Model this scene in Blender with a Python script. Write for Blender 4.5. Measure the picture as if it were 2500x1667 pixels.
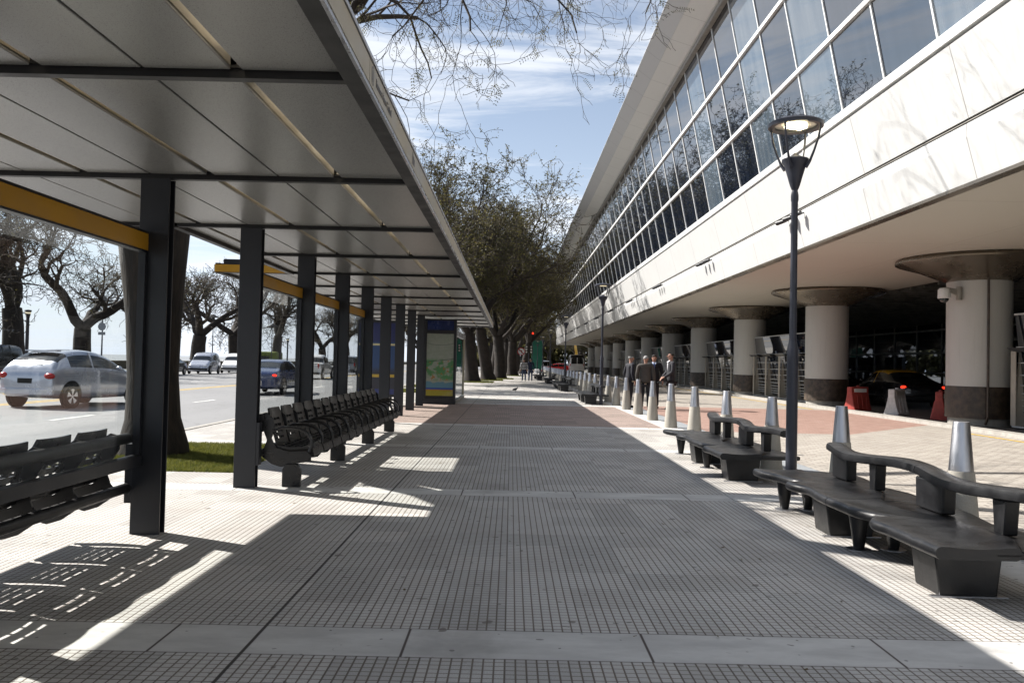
import bpy, bmesh, math, random
import numpy as np
from math import sin, cos, pi, radians, atan, atan2, sqrt, hypot
from mathutils import Vector, Matrix
S = bpy.context.scene
for o in list(bpy.data.objects): bpy.data.objects.remove(o)
COL = S.collection
R = random.Random(7)

# ---------------------------------------------------------------- camera
EYE = 1.40
cam_d = bpy.data.cameras.new('camera'); cam = bpy.data.objects.new('camera', cam_d); COL.objects.link(cam)
cam_d.sensor_width = 36; cam_d.lens = 36 * 2018 / 2500; cam_d.clip_end = 6000; cam_d.clip_start = 0.05
_roll = atan(0.022); _dx, _dy = 1248 - 1250, 885 - 833.5
_ux = _dx * cos(_roll) + _dy * sin(_roll); _uy = -_dx * sin(_roll) + _dy * cos(_roll)
_p = atan(_uy / 2018); _y = atan(_ux / hypot(_uy, 2018))
_f = Vector((-sin(_y) * cos(_p), cos(_y) * cos(_p), sin(_p)))
_r0 = _f.cross(Vector((0, 0, 1))).normalized(); _u0 = _r0.cross(_f)
_r = _r0 * cos(_roll) + _u0 * sin(_roll); _u = -_r0 * sin(_roll) + _u0 * cos(_roll)
M3 = Matrix((_r, _u, -_f)).transposed()
cam.matrix_world = Matrix.Translation((0, 0, EYE)) @ M3.to_4x4()
S.camera = cam

# ---------------------------------------------------------------- sun, sky, exposure
SUNV = Vector((-1.075, 0.54, 1.0)).normalized()          # towards the sun
sun_d = bpy.data.lights.new('sun', 'SUN'); sun_d.energy = 5.0; sun_d.angle = radians(0.55); sun_d.color = (1.0, 0.955, 0.89)
sun = bpy.data.objects.new('sun', sun_d); COL.objects.link(sun)
sun.rotation_euler = SUNV.to_track_quat('Z', 'Y').to_euler()
W = bpy.data.worlds.new('World'); S.world = W; W.use_nodes = True
wn, wl = W.node_tree.nodes, W.node_tree.links
wn.clear()
def wnode(t, **k):
    n = wn.new(t)
    for a, b in k.items(): setattr(n, a, b)
    return n
sky = wnode('ShaderNodeTexSky'); sky.sky_type = 'NISHITA'; sky.sun_disc = False
sky.sun_elevation = math.asin(SUNV.z); sky.sun_rotation = atan2(SUNV.x, SUNV.y)
sky.air_density = 1.0; sky.dust_density = 0.35; sky.ozone_density = 2.2
tc = wnode('ShaderNodeTexCoord'); sep = wnode('ShaderNodeSeparateXYZ'); wl.new(tc.outputs['Generated'], sep.inputs[0])
def wmath(op, a, b=None):
    n = wnode('ShaderNodeMath', operation=op)
    for i, v in enumerate((a, b)):
        if v is None: continue
        if isinstance(v, (int, float)): n.inputs[i].default_value = v
        else: wl.new(v, n.inputs[i])
    return n.outputs[0]
zz = wmath('MAXIMUM', wmath('ADD', sep.outputs['Z'], 0.12), 0.05)
cu = wmath('DIVIDE', sep.outputs['X'], zz); cv = wmath('DIVIDE', sep.outputs['Y'], zz)
comb = wnode('ShaderNodeCombineXYZ'); wl.new(cu, comb.inputs[0]); wl.new(cv, comb.inputs[1])
mp = wnode('ShaderNodeMapping'); mp.inputs['Rotation'].default_value = (0, 0, radians(-28)); mp.inputs['Scale'].default_value = (0.9, 2.6, 1); mp.inputs['Location'].default_value = (0.75, 0.6, 0)
wl.new(comb.outputs[0], mp.inputs[0])
nz = wnode('ShaderNodeTexNoise'); nz.inputs['Scale'].default_value = 1.15; nz.inputs['Detail'].default_value = 9; nz.inputs['Roughness'].default_value = 0.62; nz.inputs['Distortion'].default_value = 0.55
wl.new(mp.outputs[0], nz.inputs['Vector'])
nz2 = wnode('ShaderNodeTexNoise'); nz2.inputs['Scale'].default_value = 0.55; nz2.inputs['Detail'].default_value = 3
wl.new(mp.outputs[0], nz2.inputs['Vector'])
cm = wmath('ADD', nz.outputs['Fac'], wmath('MULTIPLY', nz2.outputs['Fac'], 0.6))
ramp = wnode('ShaderNodeMapRange'); ramp.interpolation_type = 'SMOOTHSTEP'
ramp.inputs['From Min'].default_value = 0.72; ramp.inputs['From Max'].default_value = 0.94; ramp.inputs['To Max'].default_value = 0.92
wl.new(cm, ramp.inputs['Value'])
mix = wnode('ShaderNodeMix', data_type='RGBA'); wl.new(ramp.outputs[0], mix.inputs['Factor'])
wl.new(sky.outputs[0], mix.inputs['A']); mix.inputs['B'].default_value = (8.6, 8.9, 9.4, 1)
bg = wnode('ShaderNodeBackground'); bg.inputs['Strength'].default_value = 0.05
hz = wmath('POWER', wmath('MAXIMUM', wmath('SUBTRACT', 1.0, wmath('ABSOLUTE', sep.outputs['Z'])), 0.0), 5.0)
hzf = wmath('ADD', wmath('MULTIPLY', hz, 0.75), 0.14)
mixh = wnode('ShaderNodeMix', data_type='RGBA'); wl.new(hzf, mixh.inputs['Factor']); wl.new(mix.outputs['Result'], mixh.inputs['A']); mixh.inputs['B'].default_value = (9.0, 9.8, 11.2, 1)
wl.new(mixh.outputs['Result'], bg.inputs['Color'])
wo = wnode('ShaderNodeOutputWorld'); wl.new(bg.outputs[0], wo.inputs[0])
S.view_settings.view_transform = 'Standard'; S.view_settings.look = 'None'; S.view_settings.exposure = 1.18; S.view_settings.gamma = 1
S.view_settings.use_curve_mapping = False
S.cycles.max_bounces = 8; S.cycles.transparent_max_bounces = 24; S.cycles.diffuse_bounces = 3; S.cycles.glossy_bounces = 4
S.cycles.caustics_reflective = False; S.cycles.caustics_refractive = False; S.cycles.sample_clamp_indirect = 6

# ---------------------------------------------------------------- materials
class NT:
    def __init__(s, name):
        s.m = bpy.data.materials.new(name); s.m.use_nodes = True
        s.n, s.l = s.m.node_tree.nodes, s.m.node_tree.links
        s.n.clear(); s.out = s.n.new('ShaderNodeOutputMaterial')
    def node(s, t, **k):
        n = s.n.new(t)
        for a, b in k.items(): setattr(n, a, b)
        return n
    def put(s, sock, v):
        if v is None: return
        if hasattr(v, 'links') or hasattr(v, 'is_output'): s.l.new(v, sock)
        elif isinstance(v, (tuple, list)) and sock.type == 'RGBA': sock.default_value = (v[0], v[1], v[2], 1)
        else: sock.default_value = v
    def math(s, op, a, b=None, c=None, clamp=False):
        n = s.node('ShaderNodeMath', operation=op); n.use_clamp = clamp
        for i, v in enumerate((a, b, c)): s.put(n.inputs[i], v)
        return n.outputs[0]
    def mix(s, f, a, b, mode='MIX'):
        n = s.node('ShaderNodeMix', data_type='RGBA', blend_type=mode)
        s.put(n.inputs['Factor'], f); s.put(n.inputs['A'], a); s.put(n.inputs['B'], b); return n.outputs['Result']
    def rng(s, v, a, b, c=0, d=1, smooth=True):
        n = s.node('ShaderNodeMapRange'); n.interpolation_type = 'SMOOTHSTEP' if smooth else 'LINEAR'
        s.put(n.inputs['Value'], v); n.inputs['From Min'].default_value = a; n.inputs['From Max'].default_value = b
        n.inputs['To Min'].default_value = c; n.inputs['To Max'].default_value = d; return n.outputs[0]
    def noise(s, vec, scale, detail=4, rough=.55, dist=0):
        n = s.node('ShaderNodeTexNoise'); s.put(n.inputs['Vector'], vec)
        n.inputs['Scale'].default_value = scale; n.inputs['Detail'].default_value = detail; n.inputs['Roughness'].default_value = rough; n.inputs['Distortion'].default_value = dist
        return n.outputs['Fac']
    def pos(s): return s.node('ShaderNodeNewGeometry').outputs['Position']
    def obj(s): return s.node('ShaderNodeTexCoord').outputs['Object']
    def xyz(s, v):
        n = s.node('ShaderNodeSeparateXYZ'); s.put(n.inputs[0], v); return n.outputs
    def scale(s, v, sc, loc=(0, 0, 0)):
        n = s.node('ShaderNodeMapping'); s.put(n.inputs[0], v); n.inputs['Scale'].default_value = sc; n.inputs['Location'].default_value = loc; return n.outputs[0]
    def bump(s, h, st=.3, d=.01):
        n = s.node('ShaderNodeBump'); s.put(n.inputs['Height'], h); n.inputs['Strength'].default_value = st; n.inputs['Distance'].default_value = d; return n.outputs[0]
    def bsdf(s, color, rough=.6, metal=0, bump=None, ior=1.45, emit=None, es=0, coat=0, spec=None):
        b = s.node('ShaderNodeBsdfPrincipled')
        s.put(b.inputs['Base Color'], color); s.put(b.inputs['Roughness'], rough); s.put(b.inputs['Metallic'], metal)
        b.inputs['IOR'].default_value = ior; b.inputs['Coat Weight'].default_value = coat; b.inputs['Coat Roughness'].default_value = .05
        if spec is not None: b.inputs['Specular IOR Level'].default_value = spec
        if bump is not None: s.put(b.inputs['Normal'], bump)
        if emit is not None: s.put(b.inputs['Emission Color'], emit); b.inputs['Emission Strength'].default_value = es
        return b.outputs[0]
    def done(s, sh): s.l.new(sh, s.out.inputs['Surface']); return s.m
def mat(name, c, rough=.6, metal=0, var=.15, sc=6, bump=.0, bsc=60, ior=1.45, coat=0, emit=None, es=0, tint=None, stretch=(1, 1, 1)):
    t = NT(name); v = t.scale(t.obj(), stretch)
    f = t.noise(v, sc, 5, .6)
    k = t.rng(f, .3, .7, 0, 1)
    dark = tuple(x * (1 - var) for x in c); light = tuple(min(x * (1 + var), .95) for x in (tint or c))
    col = t.mix(k, dark, light)
    rr = t.rng(f, .3, .7, max(rough - .08, .02), min(rough + .08, 1))
    b = t.bump(t.noise(v, bsc, 3), bump, .01) if bump else None
    return t.done(t.bsdf(col, rr, metal, b, ior, emit, es, coat))

M = {}
M['steel'] = mat('dark_grey_steel', (.015, .0165, .021), .42, 0, .15, 3, .05, 200)
M['steelgloss'] = mat('dark_glossy_steel', (.006, .006, .007), .48, 0, .2, 4)
M['seatplastic'] = mat('black_seat_plastic', (.010, .010, .011), .33, 0, .2, 12)
M['benchblack'] = mat('black_bench_resin', (.007, .007, .008), .38, 0, .35, 7, .10, 90)
M['yellow'] = mat('yellow_enamel', (.55, .28, .02), .4, 0, .06, 3)
M['fasciabeige'] = mat('beige_aluminium', (.36, .31, .22), .38, .25, .06, 2)
M['alu'] = mat('aluminium_trim', (.42, .43, .46), .3, .8, .08, 5)
M['letters'] = mat('grey_lettering', (.16, .16, .17), .6)
M['black'] = mat('matt_black', (.008, .008, .008), .7)
M['rubber'] = mat('rubber', (.012, .012, .012), .8, 0, .2, 20)
M['lampgrey'] = mat('lamp_pole_paint', (.028, .030, .042), .4, 0, .2, 5, .06, 80)
M['whiteframe'] = mat('white_window_frame', (.72, .72, .71), .4, 0, .05)
M['bark'] = mat('tree_bark', (.020, .015, .011), .95, 0, .7, 9, 1.6, 16, stretch=(1, 1, .25))
M['barkfar'] = mat('dark_tree_bark', (.024, .019, .016), .95, 0, .4, 3)
M['twig'] = mat('dark_twigs', (.048, .038, .030), .95, 0, .3, 3)
M['chrome'] = mat('chrome', (.6, .6, .62), .15, 1, .1)
M['carglass'] = mat('car_window_glass', (.012, .014, .016), .06, 0, .2, 2, ior=1.6)
M['redlamp'] = mat('red_lamp_lens', (.35, .012, .01), .25, 0, .1)
M['white'] = mat('white_paint', (.75, .75, .74), .4, 0, .05)
M['lampwhite'] = mat('clear_headlight', (.5, .52, .55), .1, .3, .1)
M['granite'] = mat('dark_granite_cladding', (.050, .036, .026), .45, 0, .5, 7, .1, 80)
M['skin'] = mat('skin', (.38, .21, .15), .55, 0, .12, 12)
M['plinth'] = mat('concrete_plinth', (.30, .285, .26), .8, 0, .15, 6, .2, 60)

def glass_mat(name, tint=(.86, .93, .92), refl=1.0):
    t = NT(name)
    tr = t.node('ShaderNodeBsdfTransparent'); t.put(tr.inputs[0], tint)
    gl = t.node('ShaderNodeBsdfGlossy'); gl.inputs['Roughness'].default_value = .012
    lw = t.node('ShaderNodeLayerWeight'); lw.inputs['Blend'].default_value = .5
    fac = t.math('ADD', .04, t.math('MULTIPLY', t.math('POWER', lw.outputs['Facing'], 4.2), .96))
    mx = t.node('ShaderNodeMixShader'); t.put(mx.inputs[0], t.math('MULTIPLY', fac, refl, clamp=True)); t.l.new(tr.outputs[0], mx.inputs[1]); t.l.new(gl.outputs[0], mx.inputs[2])
    return t.done(mx.outputs[0])
M['glass'] = glass_mat('clear_glass', (.95, .965, .96), .6)
M['glasscase'] = glass_mat('case_glass', (.8, .85, .88), 1.0)

def m_alu_ceiling():
    t = NT('satin_ceiling_panel'); p = t.pos()
    f = t.noise(t.scale(p, (3, .6, 3)), 2, 3); g = t.noise(p, 260, 2)
    col = t.mix(f, (.22, .22, .212), (.27, .268, .255))
    rr = t.rng(g, .3, .7, .26, .36)
    return t.done(t.bsdf(col, rr, .25, t.bump(g, .04, .002)))
M['ceil'] = m_alu_ceiling()
def m_translucent():
    t = NT('translucent_roof_light'); p = t.pos()
    f = t.noise(t.scale(p, (2, 1.2, 2)), 2, 4)
    col = t.mix(f, (.62, .55, .42), (.85, .80, .68))
    a = t.node('ShaderNodeBsdfTranslucent'); t.put(a.inputs[0], (.95, .86, .70))
    b = t.node('ShaderNodeBsdfDiffuse'); t.put(b.inputs[0], col)
    mx = t.node('ShaderNodeMixShader'); mx.inputs[0].default_value = .15; t.l.new(a.outputs[0], mx.inputs[1]); t.l.new(b.outputs[0], mx.inputs[2])
    return t.done(mx.outputs[0])
M['rooflight'] = m_translucent()

def m_pavement():
    t = NT('ribbed_tile_pavement'); p = t.pos(); X, Y, Z = t.xyz(p)
    gx = t.math('PINGPONG', t.math('ADD', X, 40.0), .025); gy = t.math('PINGPONG', t.math('ADD', Y, 40.0), .025)
    gr = t.math('MAXIMUM', t.rng(gx, .0026, .0056, 1, 0), t.rng(gy, .0018, .0044, 1, 0))
    jx = t.rng(t.math('PINGPONG', t.math('ADD', X, 40.0), .2), .001, .006, 1, 0); jy = t.rng(t.math('PINGPONG', t.math('ADD', Y, 40.0), .2), .001, .006, 1, 0)
    big = t.noise(p, .35, 5, .6); med = t.noise(p, 2.3, 5, .6); fine = t.noise(p, 160, 2); dirt = t.noise(t.scale(p, (1, .5, 1)), 1.1, 6, .7)
    tx = t.math('FLOOR', t.math('MULTIPLY', t.math('ADD', X, 40.0), 2.5)); ty = t.math('FLOOR', t.math('MULTIPLY', t.math('ADD', Y, 40.0), 2.5))
    cb = t.node('ShaderNodeCombineXYZ'); t.put(cb.inputs[0], tx); t.put(cb.inputs[1], ty)
    wnn = t.node('ShaderNodeTexWhiteNoise'); wnn.noise_dimensions = '2D'; t.put(wnn.inputs['Vector'], cb.outputs[0])
    tv = t.rng(wnn.outputs['Value'], 0, 1, .82, 1.10, False)
    pad = t.mix(t.rng(fine, .35, .65), (.40, .39, .37), (.54, .53, .51))
    pad = t.mix(t.rng(med, .35, .7), pad, (.45, .43, .405))
    padr = t.mix(t.rng(fine, .35, .65), (.27, .20, .175), (.36, .28, .245))
    inred = t.math('MULTIPLY', t.math('GREATER_THAN', Y, 18.42), t.math('LESS_THAN', Y, 27.45))
    inred = t.math('MULTIPLY', inred, t.math('MULTIPLY', t.math('LESS_THAN', X, 3.45), t.math('GREATER_THAN', X, -3.3)))
    pad = t.mix(inred, pad, padr)
    groove = t.mix(big, (.115, .09, .07), (.18, .15, .125))
    tile = t.mix(gr, pad, groove)
    tile = t.mix(t.math('MULTIPLY', t.math('MAXIMUM', jx, jy), .45), tile, (.09, .075, .06))
    vv = t.node('ShaderNodeCombineXYZ');
    for i in range(3): t.put(vv.inputs[i], tv)
    tile = t.mix(1.0, tile, vv.outputs[0], 'MULTIPLY')
    # smooth concrete bands crossing the walk
    bd = t.math('PINGPONG', t.math('SUBTRACT', t.math('ADD', Y, 95.0), 4.15), 2.375)
    band = t.math('LESS_THAN', bd, .205)
    edge = t.rng(t.math('ABSOLUTE', t.math('SUBTRACT', bd, .208)), .0, .010, 1, 0)
    notred = t.math('SUBTRACT', 1.0, t.math('MULTIPLY', t.math('GREATER_THAN', Y, 18.62), t.math('LESS_THAN', Y, 27.3)))
    band = t.math('MULTIPLY', band, notred); edge = t.math('MULTIPLY', edge, notred)
    side = t.math('GREATER_THAN', X, 3.45); band = t.math('MAXIMUM', band, side)
    stain = t.noise(t.scale(p, (1.2, 3, 1)), 1.6, 7, .65)
    bc = t.mix(t.rng(stain, .3, .72), (.42, .41, .395), (.57, .56, .535))
    sj = t.rng(t.math('PINGPONG', t.math('ADD', X, 40.095), .6), .003, .010, 1, 0)
    bc = t.mix(t.math('MULTIPLY', sj, t.math('SUBTRACT', 1.0, side)), bc, (.05, .035, .03))
    col = t.mix(band, tile, bc)
    col = t.mix(t.math('MULTIPLY', edge, .8), col, (.07, .055, .05))
    cj = t.rng(t.math('ABSOLUTE', t.math('ADD', t.math('ADD', X, 1.25), t.math('MULTIPLY', t.math('SUBTRACT', med, .5), .006))), .006, .012, 1, 0)
    col = t.mix(cj, col, (.030, .024, .020))
    sp = t.rng(t.noise(p, 7, 2, .5), .70, .73, 0, .75); col = t.mix(sp, col, (.11, .095, .08)); sp2 = t.rng(t.noise(t.scale(p, (1, 1, 1), (7, 3, 0)), 14, 1, .5), .73, .75, 0, .6); col = t.mix(sp2, col, (.05, .045, .04)); sm = t.rng(t.noise(t.scale(p, (1, .7, 1), (2, 5, 1)), .9, 6, .65), .56, .74, 0, .35); col = t.mix(sm, col, (.16, .14, .12))
    col = t.mix(t.rng(dirt, .55, .85, 0, .45), col, (.22, .205, .185))
    h = t.math('SUBTRACT', t.math('MULTIPLY', fine, .12), t.math('MULTIPLY', t.math('MULTIPLY', gr, t.math('SUBTRACT', 1.0, band)), 1.0))
    h = t.math('SUBTRACT', h, cj)
    return t.done(t.bsdf(col, .72, 0, t.bump(h, .55, .006)))
M['pave'] = m_pavement()

def m_cobble():
    t = NT('granite_cobbles'); p = t.pos(); X, Y, Z = t.xyz(p)
    br = t.node('ShaderNodeTexBrick'); t.put(br.inputs['Vector'], t.scale(p, (1, 1, 1)))
    br.inputs['Scale'].default_value = 1; br.inputs['Brick Width'].default_value = .22; br.inputs['Row Height'].default_value = .13; br.inputs['Mortar Size'].default_value = .012; br.inputs['Mortar Smooth'].default_value = .4
    t.put(br.inputs['Color1'], (.27, .235, .20)); t.put(br.inputs['Color2'], (.40, .365, .32)); t.put(br.inputs['Mortar'], (.10, .085, .07))
    n = t.noise(p, 30, 4); big = t.noise(p, .6, 5)
    c = t.mix(t.rng(n, .3, .7, 0, .5), br.outputs['Color'], (.46, .43, .39))
    c = t.mix(t.rng(big, .45, .75, 0, .4), c, (.22, .20, .18))
    nearY = t.math('ADD', 18.0, t.math('MULTIPLY', t.math('MAXIMUM', t.math('SUBTRACT', X, 7.4), 0.0), 1.05))
    red = t.math('MULTIPLY', t.math('GREATER_THAN', Y, nearY), t.math('LESS_THAN', Y, 28.6))
    b2 = t.node('ShaderNodeTexBrick'); t.put(b2.inputs['Vector'], p); b2.inputs['Scale'].default_value = 1; b2.inputs['Brick Width'].default_value = .22; b2.inputs['Row Height'].default_value = .11; b2.inputs['Mortar Size'].default_value = .008
    t.put(b2.inputs['Color1'], (.25, .15, .122)); t.put(b2.inputs['Color2'], (.34, .215, .178)); t.put(b2.inputs['Mortar'], (.2, .14, .11))
    rc = t.mix(t.rng(t.noise(t.scale(p, (.6, 2.4, 1)), 4, 5), .55, .75, 0, .6), b2.outputs['Color'], (.45, .38, .33))
    c = t.mix(red, c, rc)
    strip = t.math('LESS_THAN', X, 4.28); c = t.mix(strip, c, t.mix(n, (.20, .215, .23), (.28, .295, .31)))
    h = t.math('ADD', t.math('SUBTRACT', 1.0, br.outputs['Fac']), t.math('MULTIPLY', n, .4))
    return t.done(t.bsdf(c, .7, 0, t.bump(h, .7, .012)))
M['cobble'] = m_cobble()
def m_asphalt():
    t = NT('asphalt'); p = t.pos()
    f = t.noise(p, 140, 3); b = t.noise(t.scale(p, (1, .25, 1)), .5, 6, .65)
    c = t.mix(f, (.15, .15, .155), (.24, .24, .24)); c = t.mix(t.rng(b, .4, .7, 0, .5), c, (.14, .14, .143))
    ck = t.noise(t.scale(p, (1, .6, 1)), 1.2, 3, .5); crack = t.rng(t.math('ABSOLUTE', t.math('SUBTRACT', ck, .5)), .0, .006, .5, 0)
    c = t.mix(crack, c, (.03, .03, .03))
    return t.done(t.bsdf(c, .75, 0, t.bump(f, .4, .006)))
M['asphalt'] = m_asphalt()
def m_ground():
    t = NT('bare_ground'); p = t.pos(); f = t.noise(p, .08, 6); g = t.noise(p, 3, 4)
    return t.done(t.bsdf(t.mix(f, (.10, .095, .08), t.mix(g, (.13, .125, .11), (.18, .17, .15))), .9))
M['ground'] = m_ground()
def m_water():
    t = NT('river_water'); p = t.pos()
    return t.done(t.bsdf((.16, .145, .12), .22, 0, t.bump(t.noise(p, .8, 5), .25, .2)))
M['water'] = m_water()
def m_facade():
    t = NT('white_facade_panel'); p = t.pos(); X, Y, Z = t.xyz(p)
    j = t.rng(t.math('PINGPONG', t.math('ADD', Y, 100 * 1.86 - 12.84 + .3), 1.86), .004, .016, 1, 0)
    wv = t.noise(t.scale(p, (1, .5, 1)), .7, 5); st = t.noise(t.scale(p, (6, 6, .4)), 1.5, 5)
    c = t.mix(wv, (.46, .46, .455), (.52, .52, .51)); c = t.mix(t.rng(st, .5, .8, 0, .35), c, (.36, .35, .33))
    c = t.mix(j, c, (.22, .21, .20))
    return t.done(t.bsdf(c, .55, 0, t.bump(j, -.5, .01)))
M['facade'] = m_facade()
def m_soffit(name, c1, c2, per, ph, dark):
    t = NT(name); p = t.pos(); X, Y, Z = t.xyz(p)
    j = t.rng(t.math('PINGPONG', t.math('ADD', Y, 100 * per + ph), per), .004, .014, 1, 0)
    jx = t.rng(t.math('ABSOLUTE', t.math('SUBTRACT', X, 10.1)), .004, .012, 1, 0)
    wv = t.noise(p, .35, 4); c = t.mix(wv, c1, c2); c = t.mix(t.math('MULTIPLY', t.math('MAXIMUM', j, jx), .7), c, dark)
    return t.done(t.bsdf(c, .6, 0))
M['soffit'] = m_soffit('soffit_panel', (.43, .41, .37), (.49, .465, .42), 2.46, .6, (.25, .22, .19))
M['eave'] = m_soffit('eave_panel', (.76, .76, .74), (.82, .82, .80), .93, .2, (.32, .32, .31))
M['eaveouter'] = m_soffit('eave_edge_panel', (.58, .58, .58), (.64, .64, .64), .93, .2, (.24, .24, .24))
def m_colshaft():
    t = NT('cream_column_stucco'); p = t.obj(); g = t.noise(p, 70, 3); f = t.noise(t.scale(p, (1, 1, .3)), 1.5, 4)
    st = t.noise(t.scale(p, (5, 5, .35)), 2, 5); c = t.mix(f, (.44, .435, .415), (.53, .525, .50)); c = t.mix(t.rng(g, .3, .7, 0, .3), c, (.36, .355, .34)); c = t.mix(t.rng(st, .52, .75, 0, .3), c, (.33, .32, .30))
    return t.done(t.bsdf(c, .6, 0, t.bump(g, .25, .004)))
M['colshaft'] = m_colshaft()
M['capital'] = mat('bronze_capital', (.17, .145, .115), .26, .7, .08, 1)
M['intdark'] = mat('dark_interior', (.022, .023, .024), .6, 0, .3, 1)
M['louver'] = mat('ceiling_louvre', (.15, .155, .145), .5, .2, .4, 2)
M['fin'] = mat('painted_steel_fin', (.36, .33, .28), .55, 0, .1, 2, .1, 60)
M['slat'] = mat('pale_slat', (.42, .43, .42), .45, .1, .1)
M['stainless'] = mat('brushed_stainless', (.46, .465, .49), .38, 1, .10, 3, .05, 60, stretch=(8, 8, 1))
def m_conc():
    t = NT('bollard_concrete'); p = t.obj(); g = t.noise(p, 90, 3); f = t.noise(p, 5, 5)
    c = t.mix(f, (.30, .28, .24), (.40, .38, .335)); c = t.mix(t.rng(g, .35, .65, 0, .35), c, (.24, .22, .19))
    return t.done(t.bsdf(c, .8, 0, t.bump(g, .3, .004)))
M['bollard'] = m_conc()
def pane_mat(name, c, c2):
    t = NT(name); p = t.pos(); f = t.noise(t.scale(p, (1, 3.5, .15)), 1.2, 3, .5)
    w = t.noise(t.scale(p, (.5, .5, .5)), .9, 2)
    return t.done(t.bsdf(t.mix(t.rng(f, .35, .65), c, c2), .012, 0, t.bump(w, .015, .05), 2.7))
M['pane'] = pane_mat('dark_reflective_glass', (.004, .007, .014), (.010, .014, .024))
M['paneblind'] = pane_mat('glass_with_blind', (.055, .078, .105), (.09, .112, .135))

# ---------------------------------------------------------------- mesh helpers
class MB:
    def __init__(s): s.v = []; s.f = []; s.smooth = False
    def add(s, vs, fs):
        k = len(s.v); s.v += [tuple(p) for p in vs]; s.f += [tuple(i + k for i in f) for f in fs]; return s
    def box(s, a, b):
        x0, y0, z0 = a; x1, y1, z1 = b
        vs = [(x0, y0, z0), (x1, y0, z0), (x1, y1, z0), (x0, y1, z0), (x0, y0, z1), (x1, y0, z1), (x1, y1, z1), (x0, y1, z1)]
        return s.add(vs, [(3, 2, 1, 0), (4, 5, 6, 7), (0, 1, 5, 4), (1, 2, 6, 5), (2, 3, 7, 6), (3, 0, 4, 7)])
    def prism(s, pts, d):                      # pts: ordered 3D polygon, d: extrusion vector
        n = len(pts); vs = [tuple(p) for p in pts] + [tuple(p[i] + d[i] for i in range(3)) for p in pts]
        fs = [tuple(range(n))[::-1], tuple(range(n, 2 * n))] + [(i, (i + 1) % n, n + (i + 1) % n, n + i) for i in range(n)]
        return s.add(vs, fs)
    def lathe(s, prof, c=(0, 0, 0), n=24, cap=True):
        vs = []; fs = []
        for (r, z) in prof:
            for i in range(n):
                a = 2 * pi * i / n; vs.append((c[0] + r * cos(a), c[1] + r * sin(a), c[2] + z))
        for j in range(len(prof) - 1):
            for i in range(n): fs.append((j * n + i, j * n + (i + 1) % n, (j + 1) * n + (i + 1) % n, (j + 1) * n + i))
        if cap: fs.append(tuple(range(n))[::-1]); fs.append(tuple((len(prof) - 1) * n + i for i in range(n)))
        return s.add(vs, fs)
    def tube(s, pts, r, n=8, cap=True):
        pts = [Vector(p) for p in pts]; rs = r if isinstance(r, (list, tuple)) else [r] * len(pts)
        vs = []; fs = []; up = None
        for i, p in enumerate(pts):
            t = (pts[min(i + 1, len(pts) - 1)] - pts[max(i - 1, 0)]).normalized()
            if up is None: up = t.cross(Vector((0, 0, 1)) if abs(t.z) < .9 else Vector((1, 0, 0))).normalized()
            u = (up - t * up.dot(t)).normalized(); up = u; w = t.cross(u)
            for k in range(n):
                a = 2 * pi * k / n; vs.append(tuple(p + (u * cos(a) + w * sin(a)) * rs[i]))
        for j in range(len(pts) - 1):
            for i in range(n): fs.append((j * n + i, j * n + (i + 1) % n, (j + 1) * n + (i + 1) % n, (j + 1) * n + i))
        if cap: fs.append(tuple(range(n))[::-1]); fs.append(tuple((len(pts) - 1) * n + i for i in range(n)))
        return s.add(vs, fs)
    def mesh(s, name, m, smooth=False, bevel=0, seg=2):
        me = bpy.data.meshes.new(name); me.from_pydata(s.v, [], s.f); me.validate()
        bm = bmesh.new(); bm.from_mesh(me); bmesh.ops.recalc_face_normals(bm, faces=bm.faces)
        if bevel:
            es = [e for e in bm.edges if len(e.link_faces) == 2 and e.calc_face_angle(0) > radians(35)]
            bmesh.ops.bevel(bm, geom=es, offset=bevel, segments=seg, affect='EDGES', profile=.5, clamp_overlap=True)
        bm.to_mesh(me); bm.free()
        if smooth:
            me.shade_smooth()
            try: me.set_sharp_from_angle(angle=radians(35))
            except Exception: pass
        me.materials.append(m if not isinstance(m, str) else M[m]); return me
def obj(name, me, parent=None, **k):
    o = bpy.data.objects.new(name, me); COL.objects.link(o)
    if parent is not None: o.parent = parent
    for a, b in k.items(): o[a] = b
    return o
def part(name, mb, m, parent=None, smooth=False, bevel=0, seg=2, **k): return obj(name, mb.mesh(name, m, smooth, bevel, seg), parent, **k)
def empty(name, loc, rz=0, label=None, cat=None, group=None):
    o = bpy.data.objects.new(name, None); COL.objects.link(o); o.location = loc; o.rotation_euler = (0, 0, rz); o.empty_display_size = .2
    tag(o, label, cat, group); return o
def tag(o, label=None, cat=None, group=None, kind=None):
    if label: o['label'] = label
    if cat: o['category'] = cat
    if group: o['group'] = group
    if kind: o['kind'] = kind
    return o
KIDS = {}
def copy_tree(o, parent=None):
    c = o.copy(); COL.objects.link(c)
    if parent is not None: c.parent = parent
    for ch in [x for x in bpy.data.objects if x.parent == o]: copy_tree(ch, c)
    return c
def struct(name, mb, m): o = part(name, mb, m); o['kind'] = 'structure'; return o
def sheet(name, x0, x1, y0, y1, z, m):
    mb = MB(); mb.add([(x0, y0, z), (x1, y0, z), (x1, y1, z), (x0, y1, z)], [(0, 1, 2, 3)]); return struct(name, mb, m)
ORD = ['first', 'second', 'third', 'fourth', 'fifth', 'sixth', 'seventh', 'eighth', 'ninth', 'tenth', 'eleventh', 'twelfth', 'thirteenth', 'fourteenth', 'fifteenth', 'sixteenth', 'seventeenth', 'eighteenth', 'nineteenth', 'twentieth']
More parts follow.
